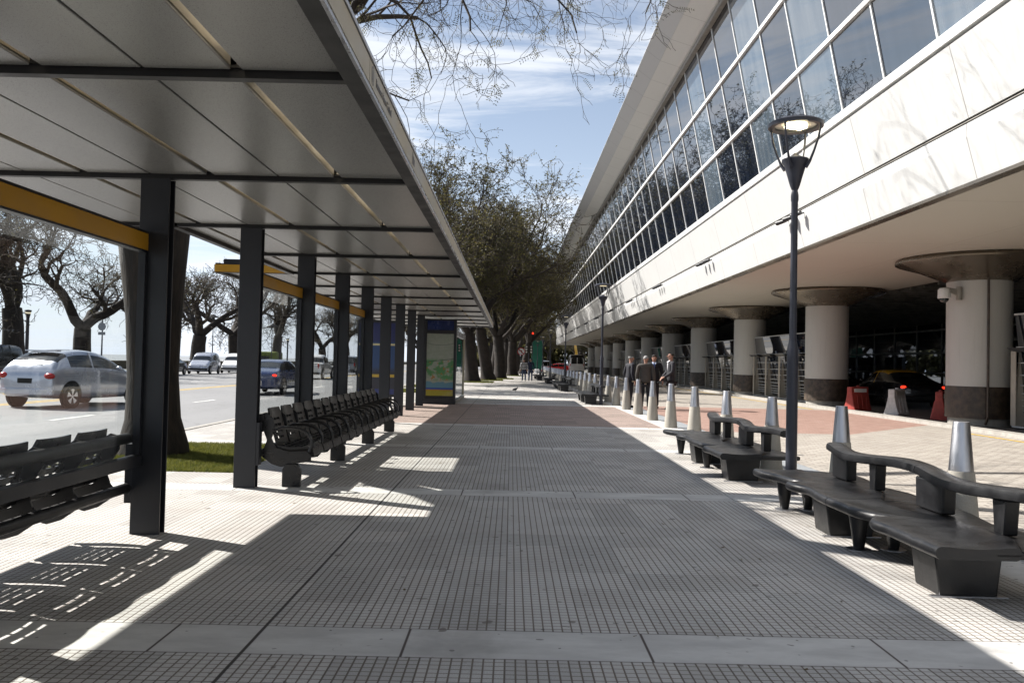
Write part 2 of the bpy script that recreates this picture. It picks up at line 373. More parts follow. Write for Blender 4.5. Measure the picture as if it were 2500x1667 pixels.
# ================================================================ SETTING
sheet('ground', -42.0, 900, -300, 2500, -.14, 'ground')
sheet('river', -4200, -42.3, -2500, 5000, -2.2, 'water')
sheet('road', -26.5, -6.2, -60, 400, -.10, 'asphalt')
sheet('parking_lane', -31.0, -26.5, -60, 400, -.104, 'asphalt')
kb = MB(); kb.box((-6.2, -30, -.14), (-6.05, 135, .012)); struct('kerb', kb, M['plinth'])
pv = MB()
# pavement slab with the tree beds cut out (beds along X -5.7..-3.3)
BEDS = [(10.0, 13.3)] + [(y, y + 4.2) for y in (36.0, 43.0, 50.0)]
def quad(mb, x0, x1, y0, y1, z): mb.add([(x0, y0, z), (x1, y0, z), (x1, y1, z), (x0, y1, z)], [(0, 1, 2, 3)])
quad(pv, -3.3, 3.85, -30, 135, 0); quad(pv, -6.05, -5.65, -30, 135, 0)
ys = [-30] + [v for b in BEDS for v in b] + [135]
for i in range(0, len(ys), 2): quad(pv, -5.65, -3.3, ys[i], ys[i + 1], 0)
struct('pavement', pv, M['pave'])
sheet('cobbled_street', 3.85, 11.0, -30, 160, .0, 'cobble')
lk = MB(); lk.box((11.0, -30, -.1), (11.35, 135, .09)); struct('building_kerb', lk, M['plinth'])
sheet('forecourt_floor', 11.35, 30, -30, 135, .05, mat('forecourt_floor', (.13, .125, .12), .5, 0, .3, 1))
my = mat('road_marking_yellow', (.55, .36, .06), .6, 0, .25, 4); mw = mat('road_marking_white', (.55, .55, .53), .6, 0, .3, 5)
yl = MB(); quad(yl, 10.48, 10.60, -20, 19.0, .005); quad(yl, 10.48, 10.60, 28.9, 130, .005); struct('kerb_marking', yl, my)
ym = MB()
for x in (-14.55, -14.2): quad(ym, x, x + .14, -40, 300, -.095)
struct('centre_line_marking', ym, my)
wm = MB()
for k in range(-6, 40): quad(wm, -10.2, -10.07, 18.3 + k * 8.2, 20.2 + k * 8.2, -.095)
for k in range(-6, 40): quad(wm, -18.3, -18.17, 14.3 + k * 8.2, 16.2 + k * 8.2, -.095)
struct('lane_marking', wm, mw)
# grass in the beds
def m_grass():
    t = NT('grass_blades'); p = t.pos(); f = t.noise(p, 8, 3)
    c = t.mix(t.rng(f, .3, .7), (.085, .10, .018), (.19, .19, .04)); b = t.bsdf(c, .7)
    tl = t.node('ShaderNodeBsdfTranslucent'); t.put(tl.inputs[0], c); mx = t.node('ShaderNodeMixShader'); mx.inputs[0].default_value = .35
    t.l.new(b, mx.inputs[1]); t.l.new(tl.outputs[0], mx.inputs[2]); return t.done(mx.outputs[0])
M['grass'] = m_grass(); M['soil'] = mat('soil', (.05, .04, .022), .95, 0, .5, 5)
sb = MB()
for y0, y1 in BEDS: quad(sb, -5.65, -3.3, y0, y1, -.01)
for (x, y) in [(-2.3, 57), (-1.7, 63.5), (-.9, 70), (.2, 87)]: quad(sb, x - 1.3, x + 1.1, y - 1.5, y + 1.3, .006)
struct('tree_bed_soil', sb, M['soil'])
rg = np.random.default_rng(3); V = []; 
def blades(x0, x1, y0, y1, n, h, w):
    x = rg.uniform(x0, x1, n); y = rg.uniform(y0, y1, n); a = rg.uniform(0, 2 * pi, n); hh = h * rg.uniform(.5, 1.2, n); lx = rg.normal(0, .45, n) * hh; ly = rg.normal(0, .45, n) * hh
    ww = w * rg.uniform(.6, 1.3, n)
    p0 = np.stack([x - cosv(a) * ww, y - sinv(a) * ww, np.full(n, -.01)], 1); p1 = np.stack([x + cosv(a) * ww, y + sinv(a) * ww, np.full(n, -.01)], 1); p2 = np.stack([x + lx, y + ly, hh], 1)
    V.append(np.stack([p0, p1, p2], 1).reshape(-1, 3))
cosv, sinv = np.cos, np.sin
blades(-5.64, -3.31, 10.01, 13.29, 42000, .045, .0045)
for y0, y1 in BEDS[1:]: blades(-5.6, -3.3, y0, y1, 9000, .07, .012)
for (x, y) in [(-2.3, 57), (-1.7, 63.5), (-.9, 70), (.2, 87)]: blades(x - 1.3, x + 1.1, y - 1.5, y + 1.3, 5000, .09, .018)
def np_mesh(name, verts, nv, m, smooth=False):
    me = bpy.data.meshes.new(name); n = len(verts) // nv
    me.vertices.add(len(verts)); me.vertices.foreach_set('co', verts.astype(np.float32).ravel())
    me.loops.add(n * nv); me.loops.foreach_set('vertex_index', np.arange(n * nv, dtype=np.int32))
    me.polygons.add(n); me.polygons.foreach_set('loop_start', np.arange(0, n * nv, nv, dtype=np.int32)); me.polygons.foreach_set('loop_total', np.full(n, nv, dtype=np.int32))
    me.update(); me.validate(); me.materials.append(m); return me
g = obj('grass', np_mesh('grass', np.concatenate(V), 3, M['grass'])); tag(g, 'short green grass around the tree trunks', 'grass', kind='stuff')
# leaf litter on the walk
V = []
n = 420; x = rg.uniform(-3, 3.8, n); y = rg.uniform(3.5, 60, n); a = rg.uniform(0, 6.28, n); s_ = rg.uniform(.008, .02, n)
for dx, dy in ((-1, -.4), (1, -.4), (1, .4), (-1, .4)): V.append(np.stack([x + s_ * (dx * np.cos(a) - dy * np.sin(a)), y + s_ * (dx * np.sin(a) + dy * np.cos(a)), .006 + rg.uniform(0, .008, n)], 1))
o = obj('leaf_litter', np_mesh('leaf_litter', np.stack(V, 1).reshape(-1, 3), 4, mat('dry_leaf', (.10, .07, .03), .8, 0, .4, 40))); tag(o, 'small dry leaves scattered over the paving', 'leaves', kind='stuff')
# drain cover, riverside wall
dc = MB(); dc.box((2.38, 8.7, .0), (2.92, 9.12, .006)); o = part('drain_cover', dc, mat('worn_steel_plate', (.40, .41, .42), .5, .6, .2, 20, .3, 90), bevel=.002); tag(o, 'square steel cover plate set in the paving by the near lamp post', 'drain cover')
rw = MB(); rw.box((-41.6, -60, -.14), (-41.0, 400, .55)); rw.box((-41.72, -60, .55), (-40.88, 400, .72)); o = part('river_wall', rw, mat('stone_parapet', (.13, .115, .085), .9, 0, .4, 1.5, .6, 6)); tag(o, 'low stone parapet wall along the river beyond the parked cars', 'wall')

# ================================================================ BUS SHELTER
sh = empty('bus_shelter', (-2.83, 18, 0), 0, 'long grey steel bus shelter with satin panelled canopy over the walk', 'bus shelter')
OX, OY = 2.83, -18
def sp(name, mb, m, parent=None, **k):
    o = part(name, mb, m, None, **k); o.parent = parent or sh
    if parent is None: o.location = (OX, OY, 0)
    return o
PITCH = 2.4; P0 = 6.53
posts = [P0 + PITCH * k for k in range(-2, 9)]
ZB = 2.79
for yc_ in posts:
    mb = MB(); x0, x1, y0, y1 = -2.945, -2.715, yc_ - .055, yc_ + .055
    t_ = .014
    mb.box((x0, y0, 0), (x1, y0 + t_, ZB)); mb.box((x0, y1 - t_, 0), (x1, y1, ZB)); mb.box((-2.838, y0 + t_, 0), (-2.822, y1 - t_, ZB))
    sp('post', mb, 'steel', bevel=.002, seg=1)
YE = P0 + 11 * PITCH        # canopy end
XL, XR = -3.70, -.86
def bay_wide(y): return not (8.9 < y < 13.7)
for k in range(-3, 12):
    y = P0 + PITCH * k; xl = -4.9 if (k <= 1 or k >= 3) else XL
    mb = MB(); mb.box((xl, y - .03, ZB), (XR, y + .03, ZB + .045)); mb.box((xl, y - .05, ZB + .045), (XR, y + .05, ZB + .06)); sp('cross_beam', mb, 'steelgloss')
for k in range(-3, 11):
    y0, y1 = P0 + PITCH * k + .05, P0 + PITCH * (k + 1) - .05
    wide = (k + .5 < 1) or (k >= 3)
    xs = [(-1.37, -.885), (-1.86, -1.43), (-2.37, -1.875), (-2.87, -2.43), (-3.37, -2.885), (-3.68, -3.43)]
    if wide: xs[-1] = (-3.87, -3.43); xs += [(-4.37, -3.885), (-4.88, -4.43)]
    for a, b in xs:
        mb = MB(); mb.box((a, y0, ZB + .035), (b, y1, ZB + .06)); sp('ceiling_panel', mb, 'ceil', bevel=.003, seg=1)
    for xs_ in ([-1.4, -2.4, -3.4] + ([-4.4] if wide else [])):
        mb = MB(); mb.add([(xs_ - .03, y0, ZB + .156), (xs_ + .03, y0, ZB + .156), (xs_ + .03, y1, ZB + .156), (xs_ - .03, y1, ZB + .156)], [(0, 1, 2, 3)])
        s1 = sp('roof_light', mb, 'rooflight')
        fr = MB(); fr.box((xs_ - .034, y0, ZB + .05), (xs_ - .03, y1, ZB + .150)); fr.box((xs_ + .03, y0, ZB + .05), (xs_ + .034, y1, ZB + .150)); part('light_channel', fr, 'fasciabeige', s1)
    rf = MB(); edges = [-.87, -1.366, -1.434, -2.366, -2.434, -3.366, -3.434] + ([-4.366, -4.434, -4.9] if wide else [XL])
    for i in range(0, len(edges) - 1, 2): rf.box((edges[i + 1], y0 - .05, ZB + .105), (edges[i], y1 + .05, ZB + .155))
    sp('roof_deck', rf, 'steel')
ys0, ys1 = P0 - 3 * PITCH, YE
mb = MB(); mb.box((-.862, ys0, ZB - .012), (-.752, ys1, ZB + .09)); sp('edge_beam', mb, 'steelgloss', bevel=.004)
mb = MB(); mb.box((-.765, ys0, ZB - .02), (-.748, ys1, ZB + .004)); sp('edge_trim', mb, 'alu')
for k in range(-3, 11, 2):
    y0, y1 = P0 + PITCH * k + .004, min(P0 + PITCH * (k + 2) - .004, YE)
    mb = MB(); mb.box((-.757, y0, ZB + .004), (-.745, y1, ZB + .128)); sp('fascia_panel', mb, 'fasciabeige')
mb = MB(); mb.box((-.80, ys0, ZB + .134), (-.738, ys1, ZB + .158)); sp('edge_trim', mb, 'alu', bevel=.004)
mb = MB(); mb.box((-3.72, 8.9, ZB - .01), (-3.64, 13.7, ZB + .16)); sp('edge_beam', mb, 'steelgloss')
for (ya, yb) in ((ys0, 8.95), (13.7, YE)):
    mb = MB(); mb.box((-4.95, ya, ZB - .01), (-4.87, yb, ZB + .16)); sp('edge_beam', mb, 'steelgloss')
mb = MB(); mb.box((-4.95, YE, ZB - .01), (-.75, YE + .04, ZB + .15)); sp('edge_beam', mb, 'alu')
# yellow end fascias of the wide canopy pieces
for yf, s in ((8.95, 1), (13.66, -1)):
    mb = MB(); mb.box((-4.95, yf, ZB + .01), (-3.74, yf + .03, ZB + .13)); sp('yellow_band', mb, 'yellow')
    mb = MB(); mb.box((-4.80, yf + .0, ZB + .135), (-3.74, yf + .03, ZB + .22)); sp('gutter', mb, 'steel')
# glass walls with yellow header bands
for k in (-2, -1, 1, 2, 3):
    y0, y1 = P0 + PITCH * k + .06, P0 + PITCH * (k + 1) - .06
    mb = MB(); mb.box((-2.90, y0 + .03, .58), (-2.892, y1 - .03, 2.35)); gl = sp('glass_panel', mb, 'glass')
    mb = MB(); mb.box((-2.925, y0, 2.215), (-2.868, y1, 2.345)); part('yellow_band', mb, 'yellow', gl)
    mb = MB(); mb.box((-2.93, y0, 2.348), (-2.863, y1, 2.362)); mb.box((-2.93, y0, 2.198), (-2.863, y1, 2.212)); part('band_trim', mb, 'steel', gl)
    mb = MB(); mb.box((-2.935, y0, .535), (-2.86, y1, .62)); part('bottom_rail', mb, 'steel', gl, bevel=.004)
    for ya in (y0, y1 - .04): mb = MB(); mb.box((-2.925, ya, .625), (-2.87, ya + .04, 2.195)); part('jamb', mb, 'steel', gl)
# lettering on the fascia
def text(body, loc, size, m, parent, yaw=0, name='lettering', ext=.001, sx=1):
    c = bpy.data.curves.new('t', 'FONT'); c.body = body; c.size = size; c.extrude = ext; c.resolution_u = 2
    o = bpy.data.objects.new('t', c); COL.objects.link(o); bpy.context.view_layer.update()
    me = bpy.data.meshes.new_from_object(o.evaluated_get(bpy.context.evaluated_depsgraph_get())); bpy.data.objects.remove(o)
    me.materials.clear(); me.materials.append(M[m] if isinstance(m, str) else m)
    q = obj(name, me, parent); q.matrix_local = Matrix.Translation(loc) @ Matrix.Rotation(yaw, 4, 'Z') @ Matrix.Rotation(pi / 2, 4, 'X') @ Matrix.Diagonal((sx, 1, 1, 1)); return q
text('Buenos Aires Ciudad', (-.7435 + OX, 4.32 + OY, ZB + .045), .065, 'letters', sh, pi / 2)
mb = MB(); mb.tube([(-.7435, 4.2, ZB + .066), (-.7425, 4.2, ZB + .066)], .048, 20)
for a in range(5): pass
cr = MB()
for i in range(24):
    a0, a1 = 2 * pi * i / 24, 2 * pi * (i + 1) / 24
    for r0, r1 in ((.043, .050), (.026, .031)):
        cr.add([(-.7432, 4.22 + r0 * cos(a0) * .8, ZB + .066 + r0 * sin(a0)), (-.7432, 4.22 + r1 * cos(a0) * .8, ZB + .066 + r1 * sin(a0)), (-.7432, 4.22 + r1 * cos(a1) * .8, ZB + .066 + r1 * sin(a1)), (-.7432, 4.22 + r0 * cos(a1) * .8, ZB + .066 + r0 * sin(a1))], [(0, 1, 2, 3)])
cr.add([(-.7432, 4.205, ZB + .045), (-.7432, 4.235, ZB + .045), (-.7432, 4.228, ZB + .09), (-.7432, 4.212, ZB + .09)], [(0, 1, 2, 3)])
sp('crest', cr, 'letters')
lg = MB()
for (a, b, c, d) in ((5.93, 5.965, .03, .115), (5.985, 6.01, .03, .095), (6.03, 6.05, .03, .08)): lg.box((-.744, a, ZB + c), (-.7425, b, ZB + d))
sp('emblem', lg, 'letters')

# ---- seat rows
SEATW = .507
def seat_unit(face):        # one moulded seat centred at y=0, facing +x when face=1
    bk = MB(); N = 4
    # backrest: curved slab with slots (rows x cols of strips)
    def P(u, v, t):          # u across -1..1, v height 0..1
        y = u * .225; z = .44 + v * .40; x = .17 - v * .115 - .028 * (1 - u * u) + t; 
        if v > .85: y *= 1 - (v - .85) * .9
        return (face * x, y, z)
    us = [-1, -.62, -.5, -.16, -.08, .08, .16, .5, .62, 1]
    vs_ = [0, .16, .24, .32, .40, .48, .56, .64, .72, .86, .95, 1.0]
    holes = lambda i, j: (i in (2, 4, 6) or i in (1,) and False) and j in (1, 3, 5, 7)
    us = [-1, -.66, -.26, -.2, .2, .26, .66, 1]; vs_ = [0, .14, .21, .31, .38, .48, .55, .65, .72, .88, .96, 1]
    hole = lambda i, j: i in (1, 3, 5) and j in (1, 3, 5, 7)
    th = .018; nu, nv = len(us), len(vs_)
    A = [P(u, v, 0) for v in vs_ for u in us]; B = [P(u, v, -th) for v in vs_ for u in us]; vv = A + B; K = nu * nv; fs = []
    for j in range(nv - 1):
        for i in range(nu - 1):
            a, b, c, d = j * nu + i, j * nu + i + 1, (j + 1) * nu + i + 1, (j + 1) * nu + i
            if hole(i, j):
                fs += [(a, b, b + K, a + K), (b, c, c + K, b + K), (c, d, d + K, c + K), (d, a, a + K, d + K)]
            else: fs += [(a, b, c, d), (a + K, b + K, c + K, d + K)]
    for i in range(nu - 1):
        for j0 in (0, nv - 1): a, b = j0 * nu + i, j0 * nu + i + 1; fs.append((a, b, b + K, a + K))
    for j in range(nv - 1):
        for i0 in (0, nu - 1): a, b = j * nu + i0, (j + 1) * nu + i0; fs.append((a, b, b + K, a + K))
    bk.add(vv, fs)
    st = MB()                # pan
    sx = [.12, .18, .215, .25, .285, .32, .355, .39, .425, .5, .55, .57]; sz = [.47, .44, .434, .428, .425, .425, .427, .43, .433, .44, .42, .36]
    U = [-.225, -.17, -.07, -.05, .05, .07, .17, .225]; A = []; B = []
    for x, z in zip(sx, sz):
        for u in U: A.append((face * x, u, z + .05 * (u * u) - .004)); B.append((face * x, u, z + .05 * u * u - .03))
    vv = A + B; K = len(A); fs = []; nu = len(U)
    for j in range(len(sx) - 1):
        for i in range(nu - 1):
            a, b, c, d = j * nu + i, j * nu + i + 1, (j + 1) * nu + i + 1, (j + 1) * nu + i
            if i in (1, 3, 5) and j in (1, 3, 5, 7): fs += [(a, b, b + K, a + K), (b, c, c + K, b + K), (c, d, d + K, c + K), (d, a, a + K, d + K)]
            else: fs += [(a, b, c, d), (a + K, b + K, c + K, d + K)]
    for j in range(len(sx) - 1):
        for i0 in (0, nu - 1): a, b = j * nu + i0, (j + 1) * nu + i0; fs.append((a, b, b + K, a + K))
    for i in range(nu - 1):
        for j0 in (0, len(sx) - 1): a, b = j0 * nu + i, j0 * nu + i + 1; fs.append((a, b, b + K, a + K))
    st.add(vv, fs)
    ar = MB(); pts = []      # arched armrest
    pts = [(.13, .60), (.22, .635), (.32, .64), (.42, .625), (.50, .58), (.545, .51), (.55, .44), (.52, .38)]
    ar.tube([(face * x, -.253, z) for x, z in pts], [.014, .018, .02, .02, .02, .02, .02, .018], 8)
    br = MB()                # cast side bracket
    poly = [(-.03, .78), (.04, .80), (.12, .74), (.14, .62), (.11, .52), (.16, .42), (.30, .38), (.50, .39), (.55, .33), (.50, .27), (.36, .25), (.22, .21), (.12, .24), (.02, .31), (-.02, .36), (.03, .42), (.06, .50), (.02, .60), (-.03, .68)]
    br.prism([(face * x, -.262, z) for x, z in poly], (0, .02, 0))
    return bk, st, ar, br
def seat_row(name, x, y0, n, face, label, posts_):
    root = empty(name, (x, y0, 0), 0, label, 'seats')
    bk, st, ar, br = seat_unit(face); proto = None
    ms = [st.mesh('seat', 'seatplastic', True), bk.mesh('backrest', 'seatplastic', True), ar.mesh('armrest', 'seatplastic', True), br.mesh('bracket', 'seatplastic', False, .003)]
    for i in range(n):
        s0 = obj('seat', ms[0], root); s0.location = (0, SEATW * (i + .5), 0)
        for me, nm in zip(ms[1:], ('backrest', 'armrest', 'side_bracket')):
            if nm == 'backrest' and n > 10 and i == 8:
                q = obj(nm, me, s0); q.rotation_euler = (0, 0, 0); continue
            obj(nm, me, s0)
    e = obj('armrest', ms[2], root); e.location = (0, SEATW * (n + .5), 0); e = obj('side_bracket', ms[3], root); e.location = (0, SEATW * (n + .5), 0)
    for z, r, nm in ((.745, .042, 'rail'), (.36, .040, 'rail')):
        mb = MB(); mb.tube([(face * -.005, -.05, z), (face * -.005, n * SEATW + .18, z)], r, 14); part(nm, mb, 'steelgloss', root, True)
    for py in posts_:
        mb = MB(); mb.box((-.11 if face > 0 else -.02, py - .05 - y0, .24), (.02 if face > 0 else .11, py + .05 - y0, .70)); part('mounting_plate', mb, 'steel', root, bevel=.004)
        if n > 10: mb = MB(); mb.prism([(face * .24, py - y0 + .07, .0), (face * .44, py - y0 + .07, 0), (face * .44, py - y0 + .07, .19), (face * .40, py - y0 + .07, .25), (face * .28, py - y0 + .07, .25), (face * .24, py - y0 + .07, .19)], (0, .06, 0)); part('foot', mb, 'seatplastic', root, bevel=.006)
    return root
seat_row('seat_row', -2.70, P0 + PITCH + .10, 14, 1, 'long row of black slotted armrest seats facing the walk, in front of the shelter glass', [P0 + PITCH * k for k in (1, 2, 3, 4)])
seat_row('seat_row', -2.98, 2.22, 8, -1, 'black seats seen from behind at the left edge, facing the road behind the near glass', [P0 - PITCH, P0])
# ================================================================ TERMINAL BUILDING
bld = empty('terminal_building', (12.2, 60, 0), 0, 'white terminal building with leaning glass front, round columns and deep eaves', 'building')
def bp(name, mb, m, parent=None, **k):
    o = part(name, mb, m, None, **k); o.parent = parent or bld
    if parent is None: o.location = (-12.2, -60, 0)
    return o
BY0 = -14.0
def yend(z): return 130 - (z - 4.35) * (130 - 108) / 7.3
def slab(a, b, y0=BY0, t=.05, ye=None):       # a,b = (x,z); slab between, thickness inward (+x)
    (x0, z0), (x1, z1) = a, b; e0 = yend(z0) if ye is None else ye; e1 = yend(z1) if ye is None else ye
    mb = MB(); v = [(x0, y0, z0), (x0, e0, z0), (x1, e1, z1), (x1, y0, z1)]; d = Vector((z1 - z0, 0, -(x1 - x0))).normalized() * t
    if d.x < 0: d = -d
    if abs(x1 - x0) > abs(z1 - z0) * 3: d = Vector((0, 0, t))
    mb.prism(v, tuple(d)); return mb
A0 = (7.05, 4.35); A1 = (6.88, 4.99); A2 = (6.88, 5.205); A3 = (6.91, 5.29); A4 = (6.60, 6.40); A5 = (6.60, 6.44); A6 = (6.56, 6.615)
bp('lower_fascia', slab(A0, A1), 'facade'); bp('ledge_band', slab(A1, A2, t=.08), 'facade')
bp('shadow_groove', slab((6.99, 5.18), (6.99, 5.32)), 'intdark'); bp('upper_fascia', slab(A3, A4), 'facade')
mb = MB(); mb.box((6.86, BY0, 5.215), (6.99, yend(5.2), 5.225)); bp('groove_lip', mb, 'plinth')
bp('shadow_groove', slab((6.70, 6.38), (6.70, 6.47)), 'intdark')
mb = MB(); mb.prism([(6.56, BY0, 6.45), (6.53, BY0, 6.60), (6.60, BY0, 6.615), (6.75, BY0, 6.615), (6.75, BY0, 6.45)], (0, yend(6.5) - BY0, 0)); bp('window_sill', mb, 'whiteframe')
LEAN = .2; GZ0, GZ1 = 6.615, 11.46
def gx(z): return 6.57 - LEAN * (z - GZ0)
T2, T1 = 8.05, 9.72
ymul = [12.84 + 1.86 * k for k in range(-14, 56)]
rw_ = random.Random(5); blindset = {}
for k, y in enumerate(ymul):
    if y + 1.86 > yend(7): break
    near = y < 26; m = 'paneblind' if (near and rw_.random() < .5) else 'pane'
    if 18 < y < 20 or 11 < y < 13.5: m = 'pane'
    win = None
    for (z0, z1) in ((GZ0, T2), (T2, T1), (T1, GZ1)):
        mb = MB(); ye0, ye1 = y, y + 1.86
        mb.prism([(gx(z0) + .03, ye0, z0), (gx(z0) + .03, ye1, z0), (gx(z1) + .03, ye1, z1), (gx(z1) + .03, ye0, z1)], (.02, 0, .004))
        if win is None: win = MB()
        win.add(mb.v, mb.f)
    w = bp('window', win, m)
    mb = MB(); t = .024; mb.prism([(gx(GZ0) + .005, y - t, GZ0), (gx(GZ0) + .05, y - t, GZ0), (gx(GZ1) + .05, y - t, GZ1), (gx(GZ1) + .005, y - t, GZ1)], (0, 2 * t, 0)); part('mullion', mb, 'whiteframe', w)
for z in (T2, T1):
    mb = MB(); mb.prism([(gx(z) - .03, BY0, z - .05), (gx(z) + .04, BY0, z - .05), (gx(z) + .04, BY0, z + .05), (gx(z) - .03, BY0, z + .05)], (0, yend(z) - BY0, 0)); bp('transom', mb, 'whiteframe')
mb = MB(); mb.prism([(gx(GZ1) - .10, BY0, GZ1 - .16), (gx(GZ1) + .05, BY0, GZ1 - .16), (gx(GZ1) + .05, BY0, GZ1), (gx(GZ1) - .10, BY0, GZ1)], (0, 108 - BY0, 0)); bp('head_frame', mb, 'plinth')
def soff(a, b, ye, nm, m):
    (x0, z0), (x1, z1) = a, b; mb = MB(); mb.prism([(x0, BY0, z0), (x0, ye, z0), (x1, ye, z1), (x1, BY0, z1)], (0, 0, .012)); bp(nm, mb, m)
soff((gx(GZ1), 11.45), (4.82, 11.70), 108, 'eave_soffit', 'eave'); soff((4.815, 11.703), (4.33, 12.06), 108, 'eave_edge', 'eaveouter')
mb = MB(); mb.prism([(4.345, BY0, 12.075), (40, BY0, 13.2), (40, BY0, 13.7), (4.9, BY0, 12.14)], (0, 122, 0)); bp('roof', mb, 'facade')
mb = MB(); mb.prism([(6.7, yend(11.4) - .6, 6.6), (5.7, 108.4, 11.4), (40, 108.4, 14), (40, yend(6.6), 4.4), (7.1, yend(6.6), 4.4)], (0, .3, 0)); bp('end_wall', mb, 'facade')
# soffit and undercroft
mb = MB(); mb.prism([(7.06, BY0, 4.35), (7.06, 130, 4.35), (14.0, 130, 4.37), (14.0, BY0, 4.37)], (0, 0, .08)); bp('soffit', mb, 'soffit')
mb = MB(); mb.box((7.03, BY0, 4.29), (7.22, 129.8, 4.346)); bp('drip_edge', mb, 'capital')
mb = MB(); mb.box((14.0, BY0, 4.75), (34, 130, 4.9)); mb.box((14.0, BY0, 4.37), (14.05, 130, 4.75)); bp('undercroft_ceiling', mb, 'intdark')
mb = MB()
for i in range(150): mb.box((14.1, BY0 + i * .96, 4.30), (33.5, BY0 + i * .96 + .10, 4.52))
for x in (16, 18.5, 21, 24, 28): mb.box((x, BY0, 4.525), (x + .12, 130, 4.62))
bp('louvre_ceiling', mb, 'louver')
bw = MB()
for a, b in ((BY0, 40), (41.5, 50), (53.6, 57.2), (63.5, 75), (77, 129)): bw.box((30, a, 0), (30.3, b, 4.75))
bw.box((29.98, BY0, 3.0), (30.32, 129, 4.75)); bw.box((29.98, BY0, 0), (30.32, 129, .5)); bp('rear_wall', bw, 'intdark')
fr = MB()
for y in np.arange(22, 75, 3.1): fr.box((26, y, .05), (26.12, y + .12, 4.7))
for z in (1.25, 2.5, 3.9): fr.box((25.98, 20, z), (26.14, 76, z + .12))
for y in (40, 52): fr.prism([(26.2, y, 4.6), (26.2, y + .5, 4.6), (26.2, y - 5.5, .1), (26.2, y - 6, .1)], (.2, 0, 0))
bp('glazing_frame', fr, 'louver')
mb = MB(); mb.box((26.05, 20, .1), (26.06, 76, 4.6)); bp('tinted_glazing', mb, glass_mat('tinted_glass', (.62, .65, .70), .5))
COLY = [21.6, 31.2, 41.1, 51.0, 60.8, 70.6, 80.4, 90.2, 100.0, 109.8, 119.6, 11.8]
COLX = [12.22, 11.90, 11.85] + [11.85] * 8 + [12.3]
for cx, cy in zip(COLX, COLY):
    n = 48
    mb = MB(); mb.lathe([(.77, 1.05), (.77, 3.76)], n=n); c = part('column', mb, 'colshaft', None, smooth=True); c.parent = bld; c.location = (cx - 12.2, cy - 60, 0)
    mb = MB(); mb.lathe([(.77, 3.76), (.80, 3.765), (1.04, 3.88), (1.45, 4.06), (1.96, 4.22), (2.02, 4.25), (2.03, 4.28), (2.0, 4.349)], n=n); part('capital', mb, 'capital', c, smooth=True)
    mb = MB(); mb.lathe([(.79, .24), (.79, 1.0), (.78, 1.045)], n=n); part('base_cladding', mb, 'granite', c, smooth=True)
    mb = MB(); mb.lathe([(.72, 0), (.72, .235)], n=n); part('plinth', mb, 'plinth', c, smooth=True)
mb = MB(); mb.tube([(11.98, 20.86, .1), (11.98, 20.76, .3), (11.98, 20.76, 4.0)], .03, 10); bp('downpipe', mb, 'granite')
# fins with leaning glass screens between columns
def fin_bay(y0, y1, x=11.75):
    n = max(1, round((y1 - y0) / 1.75)); st = (y1 - y0) / n
    for i in range(n + 1):
        y = y0 + i * st
        mb = MB(); mb.prism([(x - .0, y - .03, .13), (x + .62, y - .03, .13), (x + .42, y - .03, 1.95), (x + .14, y - .03, 1.95)], (0, .06, 0)); mb.box((x - .02, y - .10, .13), (x + .0, y + .10, 1.95)); bp('window_fin', mb, 'fin')
    mb = MB(); mb.prism([(x + .3, y0, .2), (x + .3, y1, .2), (x + .02, y1, 2.85), (x + .02, y0, 2.85)], (.015, 0, .002)); gs = bp('leaning_window', mb, 'pane')
    mb = MB()
    for z in (.28, .38, .48, .6, .74, .9, 1.1, 1.35, 1.65): xx = x + .27 - .1057 * (z - .2); mb.box((xx - .03, y0, z), (xx + .02, y1, z + .028))
    part('slats', mb, 'slat', gs)
    mb = MB(); mb.box((x - .01, y0, 2.83), (x + .06, y1, 2.87)); mb.box((x + .05, y0, 2.02), (x + .13, y1, 2.06)); mb.box((x - .05, y0, .09), (x + .7, y1, .13)); part('frame', mb, 'slat', gs)
    for i in range(n):
        y = y0 + (i + .5) * st; mb = MB(); mb.prism([(x - .35, y - .5, 2.02), (x - .25, y - .62, 1.93), (x + .12, y - .62, 1.93), (x + .12, y - .5, 2.04)], (0, 1.15, 0)); part('light_shelf', mb, 'steel', gs)
fin_bay(13.0, 20.3, 12.35); fin_bay(32.4, 40.0)
for i in range(2, 10): fin_bay(COLY[i] + 1.1, COLY[i + 1] - 1.1)
# spotlights in threes under the groove
for y in [20.1, 29.1, 38.3, 47.4, 56.5, 65.6, 74.7, 83.8, 92.9, 102, 111]:
    for d in (-.55, 0, .55):
        mb = MB(); mb.tube([(6.9, y + d, 5.12), (6.74, y + d, 5.06)], .018, 8); s1 = bp('spotlight', mb, 'steel')
        mb = MB(); mb.tube([(6.76, y + d - .11, 5.09), (6.62, y + d + .11, 5.05)], [.055, .062], 12); part('lamp_housing', mb, 'steel', s1)

# security camera on the nearest column
sc = empty('security_camera', (11.45, 21.2, 3.42), 0, 'white dome security camera on a bracket at the top of the nearest round column', 'camera')
mb = MB(); mb.tube([(.02, 0, .18), (.02, 0, -.16)], .07, 12); part('wall_plate', mb, 'plinth', sc, True)
mb = MB(); mb.prism([(0, -.03, .12), (0, -.03, -.08), (-.34, -.03, .10), (-.34, -.03, .16)], (0, .06, 0)); part('bracket', mb, 'plinth', sc, bevel=.005)
mb = MB(); mb.lathe([(.03, .15), (.12, .13), (.15, .08), (.155, -.12), (.13, -.13)], (-.36, 0, 0), 20); part('housing', mb, 'white', sc, True)
mb = MB(); mb.lathe([(.115, -.13), (.11, -.18), (.07, -.225), (.01, -.24)], (-.36, 0, 0), 16); part('dome', mb, 'carglass', sc, True)

